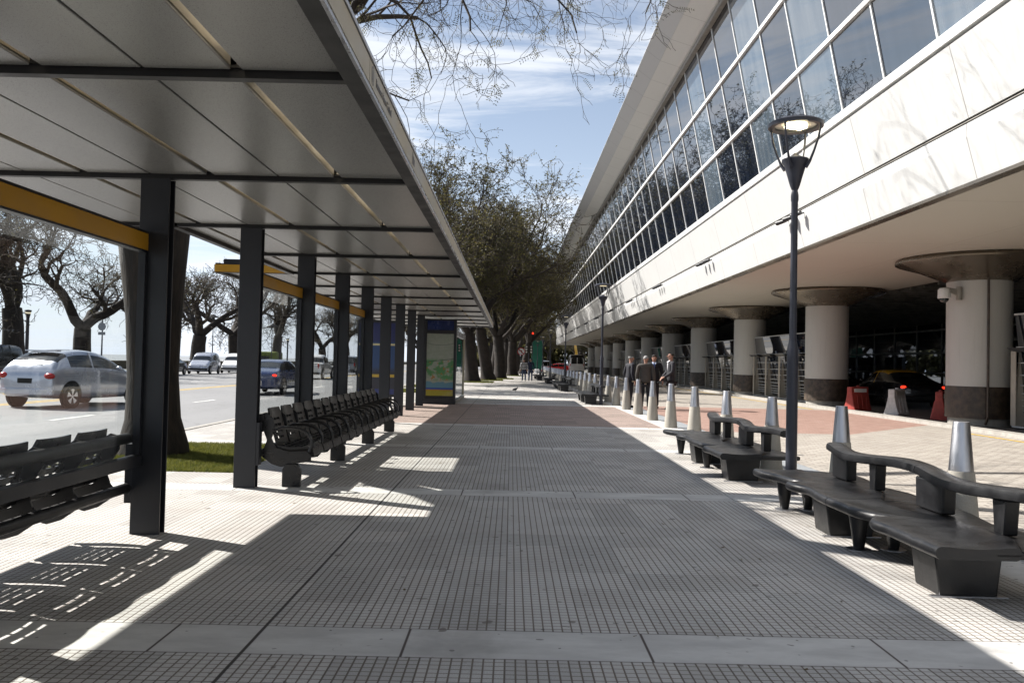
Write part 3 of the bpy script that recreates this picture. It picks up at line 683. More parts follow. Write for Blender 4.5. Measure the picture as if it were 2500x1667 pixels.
# ================================================================ BOLLARDS
def bollard():
    r = empty('bollard', (0, 0, 0))
    mb = MB(); mb.lathe([(.152, 0), (.150, .02), (.100, .60), (.098, .605)], n=28); part('concrete_base', mb, 'bollard', r, True)
    mb = MB(); mb.lathe([(.094, .606), (.063, .992), (.060, 1.0)], n=28); part('steel_cap', mb, 'stainless', r, True)
    return r
b0 = bollard(); n_b = 48; used = False
WORDS = {0: 'nearest cone bollard, right behind the near end of the closest black bench', 1: 'cone bollard behind the far end of the closest black bench', 2: 'cone bollard just right of the near lamp post, behind the second bench', 3: 'cone bollard behind the middle of the second black bench'}
for k in range(n_b):
    y = 6.73 + 2.435 * k
    if 36.5 < y < 37: pass
    b = b0 if k == 0 else copy_tree(b0)
    b.location = (3.67 + (.0 if y < 60 else (y - 60) * .012), y, 0); b.rotation_euler = (0, 0, k * .7)
    if k in WORDS: lb = WORDS[k]
    elif k < 20: lb = '%s concrete and steel cone bollard of the row, counted from the camera' % ORD[k]
    else: lb = 'small distant cone bollard beyond the twentieth of the row'
    tag(b, lb, 'bollard', 'cone bollards along the street edge')

# ================================================================ BENCHES
def rounded_slab(mb, outline, z0, z1, r, seg=4):
    """outline ccw [(x,y)], rounded top and bottom edge; built as stacked insets"""
    n = len(outline)
    def inset(d):
        out = []
        for i in range(n):
            p0, p1, p2 = (Vector(outline[(i + k) % n]) for k in (-1, 0, 1))
            t = (p2 - p0); t = t.normalized() if t.length > 1e-6 else Vector((1, 0)); nn = Vector((-t.y, t.x))
            out.append(p1 + nn * d)
        return out
    rings = []
    for k in range(seg + 1):
        a = pi / 2 * k / seg; rings.append((r * (1 - cos(pi / 2 - a)) if False else r * (1 - sin(a)), z0 + r * (1 - cos(a))))
    rings = [(r * (1 - sin(pi / 2 * k / seg)), z0 + r * (1 - cos(pi / 2 * k / seg))) for k in range(seg + 1)]
    rings += [(r * (1 - cos(pi / 2 * k / seg)), z1 - r * (1 - sin(pi / 2 * k / seg))) for k in range(0, seg + 1)]
    rings += [(r * 1.7, z1 - .003)]
    vs = []
    for d, z in rings: vs += [(p.x, p.y, z) for p in inset(d)]
    fs = [tuple(range(n))[::-1], tuple((len(rings) - 1) * n + i for i in range(n))]
    for j in range(len(rings) - 1):
        for i in range(n): fs.append((j * n + i, j * n + (i + 1) % n, (j + 1) * n + (i + 1) % n, (j + 1) * n + i))
    mb.add(vs, fs)
def smooth_pts(P, n=6):
    out = []; m = len(P)
    for i in range(m):
        p0, p1, p2, p3 = (Vector(P[(i + k) % m]) for k in (-1, 0, 1, 2))
        for k in range(n):
            t = k / n; out.append(.5 * ((2 * p1) + (p2 - p0) * t + (2 * p0 - 5 * p1 + 4 * p2 - p3) * t * t + (3 * p1 - p0 - 3 * p2 + p3) * t ** 3))
    return [(p.x, p.y) for p in out]
def bench():
    r = empty('bench', (0, 0, 0))
    L = 1.80
    for k in range(2):
        y = k * (L + .008)
        # module outline, y from 0 (near) to L; left = street walk side
        left = [(-.345, .0), (-.345, .30), (-.345, .62), (-.365, .82), (-.31, .96), (-.15, 1.02), (-.235, 1.12), (-.30, 1.40), (-.31, L)] if k == 0 else [(-.31, 0), (-.30, .25), (-.27, .55), (-.335, .78), (-.34, .88), (-.15, .95), (-.22, 1.04), (-.28, 1.35), (-.36, 1.62), (-.37, L)]
        right = [(.16, L), (.12, 1.55), (.16, 1.25), (.28, .95), (.33, .62), (.32, .35), (.24, .14), (.17, .0)]
        ya = sorted(set(list(np.linspace(0, L, 37)) + [v[1] for v in left]))
        def cat(ch, yv):
            ch = sorted(ch, key=lambda q: q[1]); m = []
            for (x0, q0), (x1, q1) in zip(ch[:-1], ch[1:]): m.append((x1 - x0) / max(q1 - q0, 1e-6))
            tg = [m[0]] + [0 if m[i] * m[i + 1] <= 0 else 2 * m[i] * m[i + 1] / (m[i] + m[i + 1]) for i in range(len(m) - 1)] + [m[-1]]
            for i in range(len(ch) - 1):
                (x0, q0), (x1, q1) = ch[i], ch[i + 1]
                if yv <= q1 + 1e-9:
                    h = q1 - q0; t = (yv - q0) / h; return (2 * t ** 3 - 3 * t * t + 1) * x0 + (t ** 3 - 2 * t * t + t) * h * tg[i] + (3 * t * t - 2 * t ** 3) * x1 + (t ** 3 - t * t) * h * tg[i + 1]
            return ch[-1][0]
        mb = MB(); vs = []; fs = []; z0, z1, rr = .295, .372, .0385
        for yy in ya:
            xl, xr = cat(left, yy), cat(right, yy); sec = []
            for q in range(9): an = pi * 1.5 - pi * q / 8; sec.append((xl + rr + rr * cos(an), z0 + rr + rr * sin(an)))
            sec += [(xl + .09, z1 - .002), (xl + .16, z1 - .009), ((xl + xr) / 2, z1 - .012), (xr - .14, z1 - .009), (xr - .08, z1 - .002)]
            for q in range(9): an = pi / 2 - pi * q / 8; sec.append((xr - rr + rr * cos(an), z0 + rr + rr * sin(an)))
            vs += [(x_, yy + y, z_) for x_, z_ in sec]; nsec = len(sec)
        for j in range(len(ya) - 1):
            for i in range(nsec): fs.append((j * nsec + i, j * nsec + (i + 1) % nsec, (j + 1) * nsec + (i + 1) % nsec, (j + 1) * nsec + i))
        fs.append(tuple(range(nsec))[::-1]); fs.append(tuple((len(ya) - 1) * nsec + i for i in range(nsec))); mb.add(vs, fs); part('seat', mb, 'benchblack', r, True)
        mb = MB(); Q = [(.0, y), (.62, y), (.60, y + .5), (.52, y + .9), (.60, y + 1.3), (.62, y + L), (.0, y + L)]
        mb.prism([(a, b, .300) for a, b in Q], (0, 0, .052)); part('rear_seat', mb, 'benchblack', r, bevel=.02, seg=3)
    # back rail
    for k in range(2):
        y = k * 1.808 + .08; pts = []
        for i in range(19):
            t = i / 18; yy = y + t * 1.80 - (.3 if k == 0 else .3); xx = .345 + .05 * sin(2 * pi * (t * 1.0 + .15)); pts.append((xx, yy, .625 + .018 * sin(2 * pi * t + .6)))
        mb = MB(); vs = []; fs = []
        prof = [(-.085, -.03), (-.09, .0), (-.08, .028), (-.05, .04), (.05, .04), (.08, .028), (.09, 0), (.085, -.03), (.05, -.042), (-.05, -.042)]; n = len(prof)
        for i, p in enumerate(pts):
            for a, b in prof: vs.append((p[0] + a, p[1], p[2] + b))
        for j in range(len(pts) - 1):
            for i in range(n): fs.append((j * n + i, j * n + (i + 1) % n, (j + 1) * n + (i + 1) % n, (j + 1) * n + i))
        fs.append(tuple(range(n))[::-1]); fs.append(tuple((len(pts) - 1) * n + i for i in range(n))); mb.add(vs, fs); part('back_rail', mb, 'benchblack', r, True)
    def pillar(y, w0, w1, nm, x=.345, th=.05):
        mb = MB(); mb.prism([(x - th, y - w0 / 2, .36), (x - th, y + w0 / 2, .36), (x - th, y + w1 / 2, .59), (x - th, y - w1 / 2, .59)], (2 * th, 0, 0)); part(nm, mb, 'benchblack', r, bevel=.012)
    pillar(.46, .10, .15, 'rail_post'); pillar(1.35, .40, .42, 'rail_post'); pillar(2.33, .10, .14, 'rail_post'); pillar(3.05, .34, .36, 'rail_post'); 
    # legs
    def block(y0, y1, nm='leg', xa=-.16, xb=.20):
        mb = MB(); A = [(xa, y0, 0), (xb, y0, 0), (xb + .04, y0, .31), (xa - .04, y0, .31)]; mb.prism(A, (0, y1 - y0, 0)); part(nm, mb, 'benchblack', r, bevel=.012)
        mb = MB(); mb.box((xa - .06, y0 - .02, 0), (xb + .06, y0 + .02, .008)); part('foot_plate', mb, 'stainless', r)
    block(.30, .62); block(2.08, 2.42)
    def cone(x, y):
        mb = MB(); mb.lathe([(.04, .01), (.085, .31)], (x, y, 0), 16); part('leg', mb, 'benchblack', r, True)
        mb = MB(); mb.lathe([(.095, 0), (.095, .008)], (x, y, 0), 18); part('foot_plate', mb, 'stainless', r)
    cone(-.12, 1.60); cone(.16, 1.62); cone(-.12, 3.36); cone(.12, 3.38)
    return r
be0 = bench()
spots = [(2.87, 4.90, 'nearest black wavy double bench with back rail, at the right edge'), (2.87, 9.92, 'second black wavy bench, beside the near lamp post'), (2.80, 28.7, 'black wavy bench just left of the second lamp post'), (2.70, 41.5, 'black bench fourth from the camera, beyond the second lamp post'), (2.75, 46.6, 'black bench fifth from the camera, past the paired one'), (2.62, 56.3, 'black bench sixth from the camera, small in the distance'), (2.35, 67.5, 'farthest black bench but one, near the two distant walkers'), (2.3, 73.0, 'farthest black bench beside the distant lamp posts')]
for i, (x, y, lb) in enumerate(spots):
    b = be0 if i == 0 else copy_tree(be0); b.location = (x, y, 0); tag(b, lb, 'bench', 'black benches along the row of bollards')

# ================================================================ STREET LAMPS (post-top)
def m_lampglow(nm, s): t = NT(nm); return t.done(t.bsdf((.9, .85, .7), .4, emit=(1, .86, .55), es=s))
M['glow'] = m_lampglow('lit_lamp', 9.0); M['glowdim'] = m_lampglow('lamp_glass_faint_glow', .25)  # dim version: switched-off lamp glass still given a faint glow of its own
M['lampclear'] = mat('lamp_reflector', (.55, .53, .48), .35, .3, .1)
def lamp(lit):
    r = empty('street_lamp', (0, 0, 0))
    mb = MB(); mb.lathe([(.062, 0), (.062, 1.60), (.060, 1.63), (.044, 1.70), (.040, 1.74), (.036, 3.28), (.042, 3.30), (.042, 3.36), (.03, 3.42)], n=20); part('pole', mb, 'lampgrey', r, True)
    mb = MB(); mb.lathe([(.036, 3.42), (.055, 3.47), (.085, 3.58), (.12, 3.70), (.148, 3.74), (.148, 3.765), (.06, 3.80), (.01, 3.84)], n=24); part('cup', mb, 'lampgrey', r, True)
    for a in (.5, .5 + pi / 2, .5 + pi, .5 + 3 * pi / 2):
        pts = [(rr * cos(a), rr * sin(a), z) for rr, z in ((.12, 3.66), (.165, 3.72), (.215, 3.84), (.262, 3.98), (.285, 4.10), (.285, 4.15))]
        mb = MB(); mb.tube(pts, [.022, .016, .013, .013, .013, .013], 8); part('arm', mb, 'lampgrey', r, True)
    mb = MB(); mb.lathe([(.235, 4.135), (.30, 4.128), (.305, 4.17), (.25, 4.20), (.12, 4.225), (.01, 4.23)], n=36, cap=False); mb.lathe([(.235, 4.135), (.235, 4.165), (.01, 4.17)], n=36, cap=False); part('shade', mb, 'lampgrey', r, True)
    mb = MB(); mb.lathe([(.23, 4.158), (.01, 4.158)], n=30, cap=False); part('reflector', mb, 'lampclear', r, True)
    mb = MB(); mb.box((-.11, -.06, 4.125), (.11, .06, 4.15)); part('bulb', mb, 'glow' if lit else 'glowdim', r)
    mb = MB(); mb.lathe([(.085, .0), (.085, .012)], n=20); part('base_plate', mb, 'lampgrey', r)
    return r
l0 = lamp(True); l0.location = (3.165, 9.3, 0); l0.rotation_euler = (0, 0, .35); tag(l0, 'nearest grey post-top lamp, its lamp lit under the round shade', 'street lamp', 'lamps along the bollard row')
l1 = lamp(False)
for i, (x, y) in enumerate([(3.15, 28.75), (3.15, 48.2), (3.2, 67.6), (3.3, 86.5), (3.3, 104.5), (3.3, 122)]):
    l = l1 if i == 0 else copy_tree(l1); l.location = (x, y, 0); tag(l, '%s grey post-top lamp of the row, counted from the camera, its glass only faintly glowing' % ORD[i + 1], 'street lamp', 'lamps along the bollard row')
# ================================================================ TREES
def tubes_np(polys, rmin=0):
    """polys: list of (pts Nx3, radii N, sides). returns verts, quads"""
    VV = []; FF = []; base = 0
    for P, r, n in polys:
        P = np.asarray(P, float); r = np.maximum(np.asarray(r, float), rmin); k = len(P)
        T = np.empty_like(P); T[1:-1] = P[2:] - P[:-2] if k > 2 else 0; T[0] = P[1] - P[0]; T[-1] = P[-1] - P[-2]
        T /= np.maximum(np.linalg.norm(T, axis=1, keepdims=True), 1e-9)
        ref = np.array([0, 0, 1.]) if abs(T[0][2]) < .9 else np.array([1., 0, 0])
        U = np.cross(T, ref); nn = np.linalg.norm(U, axis=1, keepdims=True); U = U / np.maximum(nn, 1e-6); Wv = np.cross(T, U)
        a = np.arange(n) * 2 * pi / n
        ring = P[:, None, :] + r[:, None, None] * (U[:, None, :] * np.cos(a)[None, :, None] + Wv[:, None, :] * np.sin(a)[None, :, None])
        VV.append(ring.reshape(-1, 3))
        i = np.arange(n); j = np.arange(k - 1)[:, None]
        q = np.stack([j * n + i, j * n + (i + 1) % n, (j + 1) * n + (i + 1) % n, (j + 1) * n + i], -1).reshape(-1, 4) + base
        FF.append(q); base += k * n
    return np.concatenate(VV), np.concatenate(FF)
def quads_mesh(name, V, F, m, smooth=True):
    me = bpy.data.meshes.new(name); n = len(F)
    me.vertices.add(len(V)); me.vertices.foreach_set('co', V.astype(np.float32).ravel())
    me.loops.add(n * 4); me.loops.foreach_set('vertex_index', F.astype(np.int32).ravel())
    me.polygons.add(n); me.polygons.foreach_set('loop_start', np.arange(0, n * 4, 4, dtype=np.int32)); me.polygons.foreach_set('loop_total', np.full(n, 4, dtype=np.int32))
    if smooth: me.polygons.foreach_set('use_smooth', np.ones(n, dtype=bool))
    me.update(); me.materials.append(M[m] if isinstance(m, str) else m); return me
def m_leaf(name, c1, c2, c3):
    t = NT(name); p = t.pos(); f = t.noise(p, 1.1, 3, .6); g = t.noise(p, 14, 2)
    c = t.mix(t.rng(f, .35, .65), c1, c2); c = t.mix(t.rng(g, .62, .72, 0, .8), c, c3)
    b = t.bsdf(c, .6); tl = t.node('ShaderNodeBsdfTranslucent'); t.put(tl.inputs[0], c); mx = t.node('ShaderNodeMixShader'); mx.inputs[0].default_value = .5
    t.l.new(b, mx.inputs[1]); t.l.new(tl.outputs[0], mx.inputs[2]); return t.done(mx.outputs[0])
M['leaf'] = m_leaf('tree_leaves', (.062, .060, .022), (.12, .106, .036), (.24, .165, .03))
M['leafdark'] = m_leaf('dense_tree_leaves', (.050, .050, .020), (.095, .086, .030), (.19, .135, .026))
def rot_about(v, ax, a):
    ax = ax / np.linalg.norm(ax); return v * cos(a) + np.cross(ax, v) * sin(a) + ax * ax.dot(v) * (1 - cos(a))
class Tree:
    def __init__(s, seed): s.g = np.random.default_rng(seed); s.thick = []; s.thin = []; s.tips = []
    def limb(s, p, d, L, r, lvl, maxl, spec):
        g = s.g; n = spec['seg'][lvl]; wig = spec['wig'][lvl]; up = spec['up'][lvl]; P = [p]; Rr = [r]; D = [d]
        r1 = r * spec['taper'][lvl]
        for i in range(n):
            d = d + g.normal(0, wig, 3) + np.array([0, 0, up]); d /= np.linalg.norm(d); p = p + d * L / n
            P.append(p); Rr.append(r + (r1 - r) * (i + 1) / n); D.append(d)
        sides = spec['sides'][lvl]
        (s.thick if lvl <= 1 else s.thin).append((P, Rr, sides))
        if lvl == maxl:
            s.tips.append((P, D)); return
        nb = spec['nb'][lvl]; nb = nb if isinstance(nb, int) else int(g.integers(nb[0], nb[1] + 1)); ph = g.uniform(0, 2 * pi)
        for b in range(nb):
            t = 1.0 if b < spec['term'][lvl] else g.uniform(spec['t0'][lvl], 1.0)
            k = min(int(t * n), n); q = P[k]; dd = D[k]; ang = g.uniform(*spec['ang'][lvl]); ph += 2.4 + g.normal(0, .4)
            ax = np.cross(dd, [0, 0, 1.]);
            if np.linalg.norm(ax) < .05: ax = np.array([1., 0, 0])
            nd = rot_about(rot_about(dd, ax, ang), dd, ph)
            rr = Rr[k] * spec['rr'][lvl] * g.uniform(.8, 1.1)
            s.limb(np.array(q), nd, L * spec['lr'][lvl] * g.uniform(.7, 1.2), rr, lvl + 1, maxl, spec)
def leaves_np(tips, g, n_per, size, spread, flat=.5):
    P = []; 
    for (pts, D) in tips:
        pts = np.asarray(pts); k = len(pts)
        idx = g.uniform(.2, k - 1, n_per); i0 = np.minimum(idx.astype(int), k - 2); f = (idx - i0)[:, None]
        P.append(pts[i0] * (1 - f) + pts[i0 + 1] * f)
    P = np.concatenate(P) if P else np.zeros((0, 3)); n = len(P); P = P + g.normal(0, spread, (n, 3))
    a = g.normal(0, 1, (n, 3)); a[:, 2] *= flat; a /= np.linalg.norm(a, axis=1, keepdims=True); b = g.normal(0, 1, (n, 3)); b = np.cross(a, b); b /= np.linalg.norm(b, axis=1, keepdims=True)
    s_ = (size * g.uniform(.5, 1.3, n))[:, None]
    V = np.stack([P - a * s_, P + b * s_ * .45, P + a * s_, P - b * s_ * .45], 1).reshape(-1, 3)
    return V, np.arange(n * 4).reshape(-1, 4)
SPEC_OPEN = dict(seg=[4, 7, 6, 6, 5, 4], wig=[.05, .17, .24, .28, .32, .36], up=[.02, .03, .04, .03, .03, .02], taper=[.85, .62, .55, .5, .45, .35], sides=[14, 9, 6, 4, 3, 3],
                 nb=[3, (4, 5), (4, 5), (5, 6), (4, 5), 0], term=[3, 2, 2, 2, 2, 0], t0=[1, .35, .2, .15, .1, 0], ang=[(.55, .95), (.4, 1.0), (.4, 1.1), (.4, 1.2), (.4, 1.2), (0, 0)],
                 rr=[.62, .58, .55, .52, .55, .5], lr=[1.5, .62, .62, .62, .62, .6])
def make_tree(name, seed, H, trunk, rad, spec=SPEC_OPEN, maxl=5, leaf=None, lean=(0, 0), leafn=3, leafs=.09, bark='barkfar', rmin=.013, env=None, flare=1.5, label=None, cat='tree'):
    t = Tree(seed); root = empty(name, (0, 0, 0)); d = np.array([lean[0], lean[1], 1.]); d /= np.linalg.norm(d)
    sp_ = dict(spec); scale = (H - trunk) / (1.5 + .93 + .58 + .36); sp_['lr'] = [scale / trunk * 1.25] + list(spec['lr'][1:])
    t.limb(np.zeros(3), d, trunk, rad, 0, maxl, sp_)
    P, Rr, sd = t.thick[0]; P = [np.array(P[0]) + [0, 0, -.1], np.array(P[0]) + [0, 0, .12]] + [np.array(P[0]) * .5 + np.array(P[1]) * .5] + list(P[1:]); Rr = [rad * flare, rad * (1 + (flare - 1) * .6)] + [rad * 1.06] + list(Rr[1:]); t.thick[0] = (P, Rr, 14)
    V, F = tubes_np(t.thick); o = obj('trunk', quads_mesh('trunk', V, F, bark), root)
    def inside(q): return (q[0] / (env[0] * H)) ** 2 + (q[1] / (env[0] * H)) ** 2 + ((q[2] - env[1] * H) / (env[2] * H)) ** 2 < 1
    if env:
        cl = []
        for P_, R_, n_ in t.thin:
            k_ = 0
            while k_ < len(P_) and inside(P_[k_]): k_ += 1
            if k_ >= 2: cl.append((P_[:k_], R_[:k_], n_))
        t.thin = cl
    V, F = tubes_np(t.thin, rmin); c = obj('branches', quads_mesh('branches', V, F, 'twig', False), root)
    if leaf:
        if env: t.tips = [q for q in t.tips if inside(q[0][0])]
        V, F = leaves_np(t.tips, t.g, leafn, leafs, leafs * .9); obj('leaves', quads_mesh('leaves', V, F, leaf, False), root)
    return root, t
BR = dict(SPEC_OPEN)
# river side trees, bare against the sky
BR['nb'] = [3, (4, 5), (5, 6), (5, 6), (5, 6), 0]; BR['rr'] = [.66, .62, .58, .56, .6, .5]
riv = [make_tree('tree', s, h, tr, .52, BR, 5, 'leaf', lean=ln, leafn=1, leafs=.05)[0] for s, h, tr, ln in ((11, 14.0, 3.3, (-.05, 0)), (24, 14.5, 2.6, (.02, .02)), (37, 13.5, 2.4, (.06, 0)))]
rpos = [(-31.6, 52.6, 0, .3, 'bare spreading tree at the left edge behind the dark van'), (-31.8, 61.5, 1, 2.6, 'bare wide-forked tree rising over the silver hatchback'), (-32.0, 84, 2, 1.2, 'bare tree behind the parked silver van'), (-31.7, 95, 1, 4.4, 'bare tree with a low fork behind the second parked van'),
        (-32.2, 113, 0, 3.4, 'bare forked tree seen through the first glass wall beyond the second post'), (-32.0, 140, 2, 5.1, 'bare tree seen through the second glass wall'), (-32.3, 163, 0, 1.1, 'small bare tree far along the river'), (-31.8, 38, 2, 2.0, 'bare tree beyond the left edge of the near glass'), (-32, 190, 1, .7, 'farthest small bare tree along the river')]
cnt = {}
for x, y, v, rz, lb in rpos:
    t_ = riv[v] if v not in cnt else copy_tree(riv[v]); cnt[v] = 1; t_.location = (x, y, -.12); t_.rotation_euler = (0, 0, rz); t_.scale = ((1.3 if y < 70 else 1.5 if y < 100 else 1.35),) * 3; tag(t_, lb, 'tree', 'bare trees along the river')
# big dense row beyond the shelter
DN = dict(SPEC_OPEN); DN['nb'] = [5, (5, 6), (5, 6), (5, 6), (5, 6), 0]; DN['rr'] = [.62, .58, .56, .56, .58, .5]; DN['ang'] = [(.5, .95), (.35, .9), (.4, 1.0), (.4, 1.1), (.4, 1.2), (0, 0)]; DN['up'] = [.02, .07, .06, .05, .04, .02]; DN['wig'] = [.05, .14, .2, .26, .3, .34]; DN['lr'] = [1.5, .70, .64, .62, .62, .6]
row = [make_tree('tree', s, h, tr, .44, DN, 5, lf, lean=ln, leafn=ln_, leafs=.075, rmin=.012, env=(.52, .64, .37))[0] for s, h, tr, lf, ln, ln_ in ((101, 15.5, 3.2, 'leaf', (.05, 0), 6), (115, 16.5, 3.6, 'leafdark', (.1, .02), 7), (133, 15, 3.0, 'leaf', (.05, .05), 6))]
tpos = [(-6.0, 41.0, 0, .5, .8), (-4.5, 50.5, 1, 1.9, 1.04), (-2.7, 57.0, 2, .2, 1.12), (-1.75, 63.5, 1, 4.2, 1.1), (-.95, 70.0, 0, 3.0, 1.12), (.15, 87.0, 2, 2.2, 1.2), (1.5, 104, 1, .9, 1.1), (1.0, 122, 0, 5.2, 1.0), (-1.6, 78.5, 2, 3.7, 1.1), (-.8, 96, 0, 1.4, 1.15), (-.6, 113, 2, 4.9, 1.15), (-1.5, 133, 1, .3, 1.1), (-2.5, 146, 0, 2.9, 1.1), (-14, 128, 2, 1.5, 1.0), (14, 168, 1, 3.3, .8), (5.0, 150, 2, .4, .85), (24, 176, 0, 4.0, .8), (-4, 160, 0, 2.4, 1.1), (-16, 185, 1, 2.1, 1.0), (36, 190, 2, 1.0, .8), (9, 205, 1, 5.6, 1.0), (19, 215, 0, 3.6, 1.0)]
tl = ['tall tree whose leafy crown rises just beyond the canopy edge', 'thick-trunked tree behind the glass pavilion at the canopy end', 'broad dark trunk just right of the canopy end', 'big tree with a forked dark trunk, second past the canopy end', 'tree with twin dark limbs, third past the canopy end', 'slimmer dark trunk just left of the two walkers', 'distant tree behind the two walkers', 'distant tree over the end of the walk', 'trunk half hidden just left of the slimmer dark trunk', 'tree between the slimmer trunk and the distant walkers', 'distant tree just behind the no turn sign', 'distant tree behind the pair of signal heads', 'distant tree left behind the red signal', 'distant tree across the road beyond the walk', 'distant tree under the far end of the building', 'distant tree behind the green sign', 'far tree behind the minibus', 'far tree left of the traffic lights', 'far tree across the avenue', 'far tree right of the yellow crane', 'farthest tree over the red car', 'farthest tree over the white van']
cnt = {}
for (x, y, v, rz, sc_), lb in zip(tpos, tl):
    t_ = row[v] if v not in cnt else copy_tree(row[v]); cnt[v] = 1; t_.location = (x, y, 0); t_.rotation_euler = (0, 0, rz); t_.scale = (sc_,) * 3; tag(t_, lb, 'tree', 'large street trees in a row')

# near tree in the grass bed, crown reaching over the walk
def near_tree():
    root = empty('tree', (-5.06, 11.75, 0)); tag(root, 'nearest thick-barked tree in the grass bed, sparse twigs hanging over the walk', 'tree', 'large street trees in a row')
    g = np.random.default_rng(5); T = Tree(9); A = np.array
    o = A([-4.95, 11.75, 0])
    tr = [(0, 0, -.1), (.02, 0, .12), (.0, 0, .5), (-.02, 0, 1.1), (-.04, .02, 1.9), (-.07, .03, 2.6), (-.10, .05, 3.3)]; rr = [.52, .47, .37, .34, .37, .43, .50]
    T.thick.append(([A(p) for p in tr], rr, 22))
    limbs = [  # world points
        ([(-4.9, 11.8, 3.1), (-4.2, 12.1, 4.4), (-3.2, 12.2, 5.9), (-1.9, 12.1, 7.3), (-.5, 11.8, 8.3), (1.2, 11.4, 9.3), (3.2, 10.8, 10.2)], .22, .045),
        ([(-4.9, 11.7, 3.1), (-4.6, 10.9, 4.6), (-4.0, 9.9, 6.2), (-3.0, 8.8, 7.6), (-1.6, 7.6, 8.8), (.2, 6.6, 9.8)], .24, .05),
        ([(-5.1, 11.8, 3.1), (-5.9, 12.4, 4.8), (-6.9, 13.2, 6.6), (-7.9, 13.8, 8.6), (-8.6, 14.1, 10.4)], .26, .07),
        ([(-5.0, 11.7, 3.1), (-5.6, 10.6, 4.9), (-6.6, 9.2, 6.7), (-7.6, 7.8, 8.6), (-8.2, 6.9, 10.2)], .24, .06),
        ([(-5.0, 11.9, 3.1), (-4.8, 13.1, 5.0), (-4.2, 14.6, 7.0), (-3.4, 16.2, 8.8), (-2.0, 17.6, 10.2)], .25, .06)]
    ln = []
    for pts, r0, r1 in limbs:
        P = [A(p) - o for p in pts]; n = len(P)
        # resample with wiggle
        Q = []
        for i in range(n - 1):
            for k in range(3): Q.append(P[i] * (1 - k / 3) + P[i + 1] * k / 3 + g.normal(0, .06, 3))
        Q.append(P[-1]); R_ = list(np.linspace(r0, r1, len(Q))); T.thick.append((Q, R_, 12)); ln.append((Q, R_))
    sub = dict(seg=[0, 0, 8, 7, 6, 5], wig=[0, 0, .16, .22, .26, .3], up=[0, 0, .0, -.015, -.03, -.05], taper=[0, 0, .4, .4, .4, .4], sides=[0, 0, 7, 5, 3, 3], nb=[0, 0, (5, 6), (5, 6), (4, 5), 0], term=[0, 0, 1, 1, 2, 0], t0=[0, 0, .15, .15, .1, 0], ang=[(0, 0), (0, 0), (.4, 1.0), (.4, 1.1), (.4, 1.2), (0, 0)], rr=[0, 0, .5, .5, .55, 0], lr=[0, 0, .55, .55, .55, 0])
    for Q, R_ in ln:
        for k in range(5, len(Q), 2):
            if g.random() < .25: continue
            d = Q[min(k + 1, len(Q) - 1)] - Q[k - 1]; d /= np.linalg.norm(d); ax = g.normal(0, 1, 3); nd = rot_about(d, np.cross(d, ax), g.uniform(.4, .9)); nd[2] = abs(nd[2]) * .6 + .1; nd /= np.linalg.norm(nd)
            wz = Q[k] + o
            T.limb(Q[k], nd, g.uniform(2.2, 3.4), R_[k] * .5, 2, 5, sub)
    # drooping sprays seen at the top of the picture: start, direction
    dr = dict(sub); dr['up'] = [0, 0, -.03, -.05, -.06, -.07]; dr['wig'] = [0, 0, .20, .24, .26, .30]; dr['sides'] = [0, 0, 7, 5, 4, 3]; dr['nb'] = [0, 0, (4, 5), (3, 4), (3, 3), 0]; dr['t0'] = [0, 0, .1, .1, .1, 0]; dr['ang'] = [(0, 0), (0, 0), (.3, .9), (.35, .9), (.4, 1.0), (0, 0)]
    tips0 = len(T.tips)
    for p, d, L, r in [((-1.15, 9.0, 6.35), (.65, -.25, -.75), 1.7, .026), ((-.35, 9.6, 6.6), (.45, -.2, -.85), 1.8, .022), ((-.55, 8.7, 6.0), (.1, .0, -1), 1.35, .018), ((.55, 9.3, 6.4), (.35, -.1, -.8), 1.0, .016), ((1.5, 9.4, 6.55), (.2, -.2, -.9), 1.2, .016),
                       ((-1.9, 9.2, 6.2), (-.1, -.1, -1), .75, .016)]:
        T.limb(A(p) - o, A(d) / np.linalg.norm(d), L, r, 2, 5, dr)
    # connecting bough for the sprays and the crooked limb beside the canopy edge
    con = [(-3.2, 12.2, 5.6), (-2.6, 11.3, 6.6), (-2.0, 10.3, 7.1), (-1.2, 9.3, 6.9), (-.3, 9.4, 6.95), (.6, 9.3, 6.9), (1.6, 9.4, 6.9), (2.6, 9.3, 7.0)]
    Q = []
    P = [A(p) - o for p in con]
    for i in range(len(P) - 1):
        for k in range(3): Q.append(P[i] * (1 - k / 3) + P[i + 1] * k / 3 + g.normal(0, .035, 3))
    T.thick.append((Q, list(np.linspace(.10, .02, len(Q))), 9))
    crook = [(-1.35, 9.3, 6.9), (-1.15, 9.1, 6.2), (-1.45, 9.1, 5.55), (-1.72, 9.1, 5.35), (-1.80, 9.1, 5.12), (-1.70, 9.1, 4.90), (-1.72, 9.1, 4.75)]
    T.thick.append(([A(p) - o for p in crook], [.05, .045, .04, .036, .034, .03, .024], 9))
    T.limb(A((-1.55, 9.1, 5.45)) - o, A((.9, 0, -.25)), 1.3, .02, 3, 5, dr)
    V, F = tubes_np(T.thick); obj('trunk', quads_mesh('trunk', V, F, 'bark'), root)
    V, F = tubes_np(T.thin, .0026); obj('branches', quads_mesh('branches', V, F, 'twig', False), root)
    # pinnate leaves
    LV = []
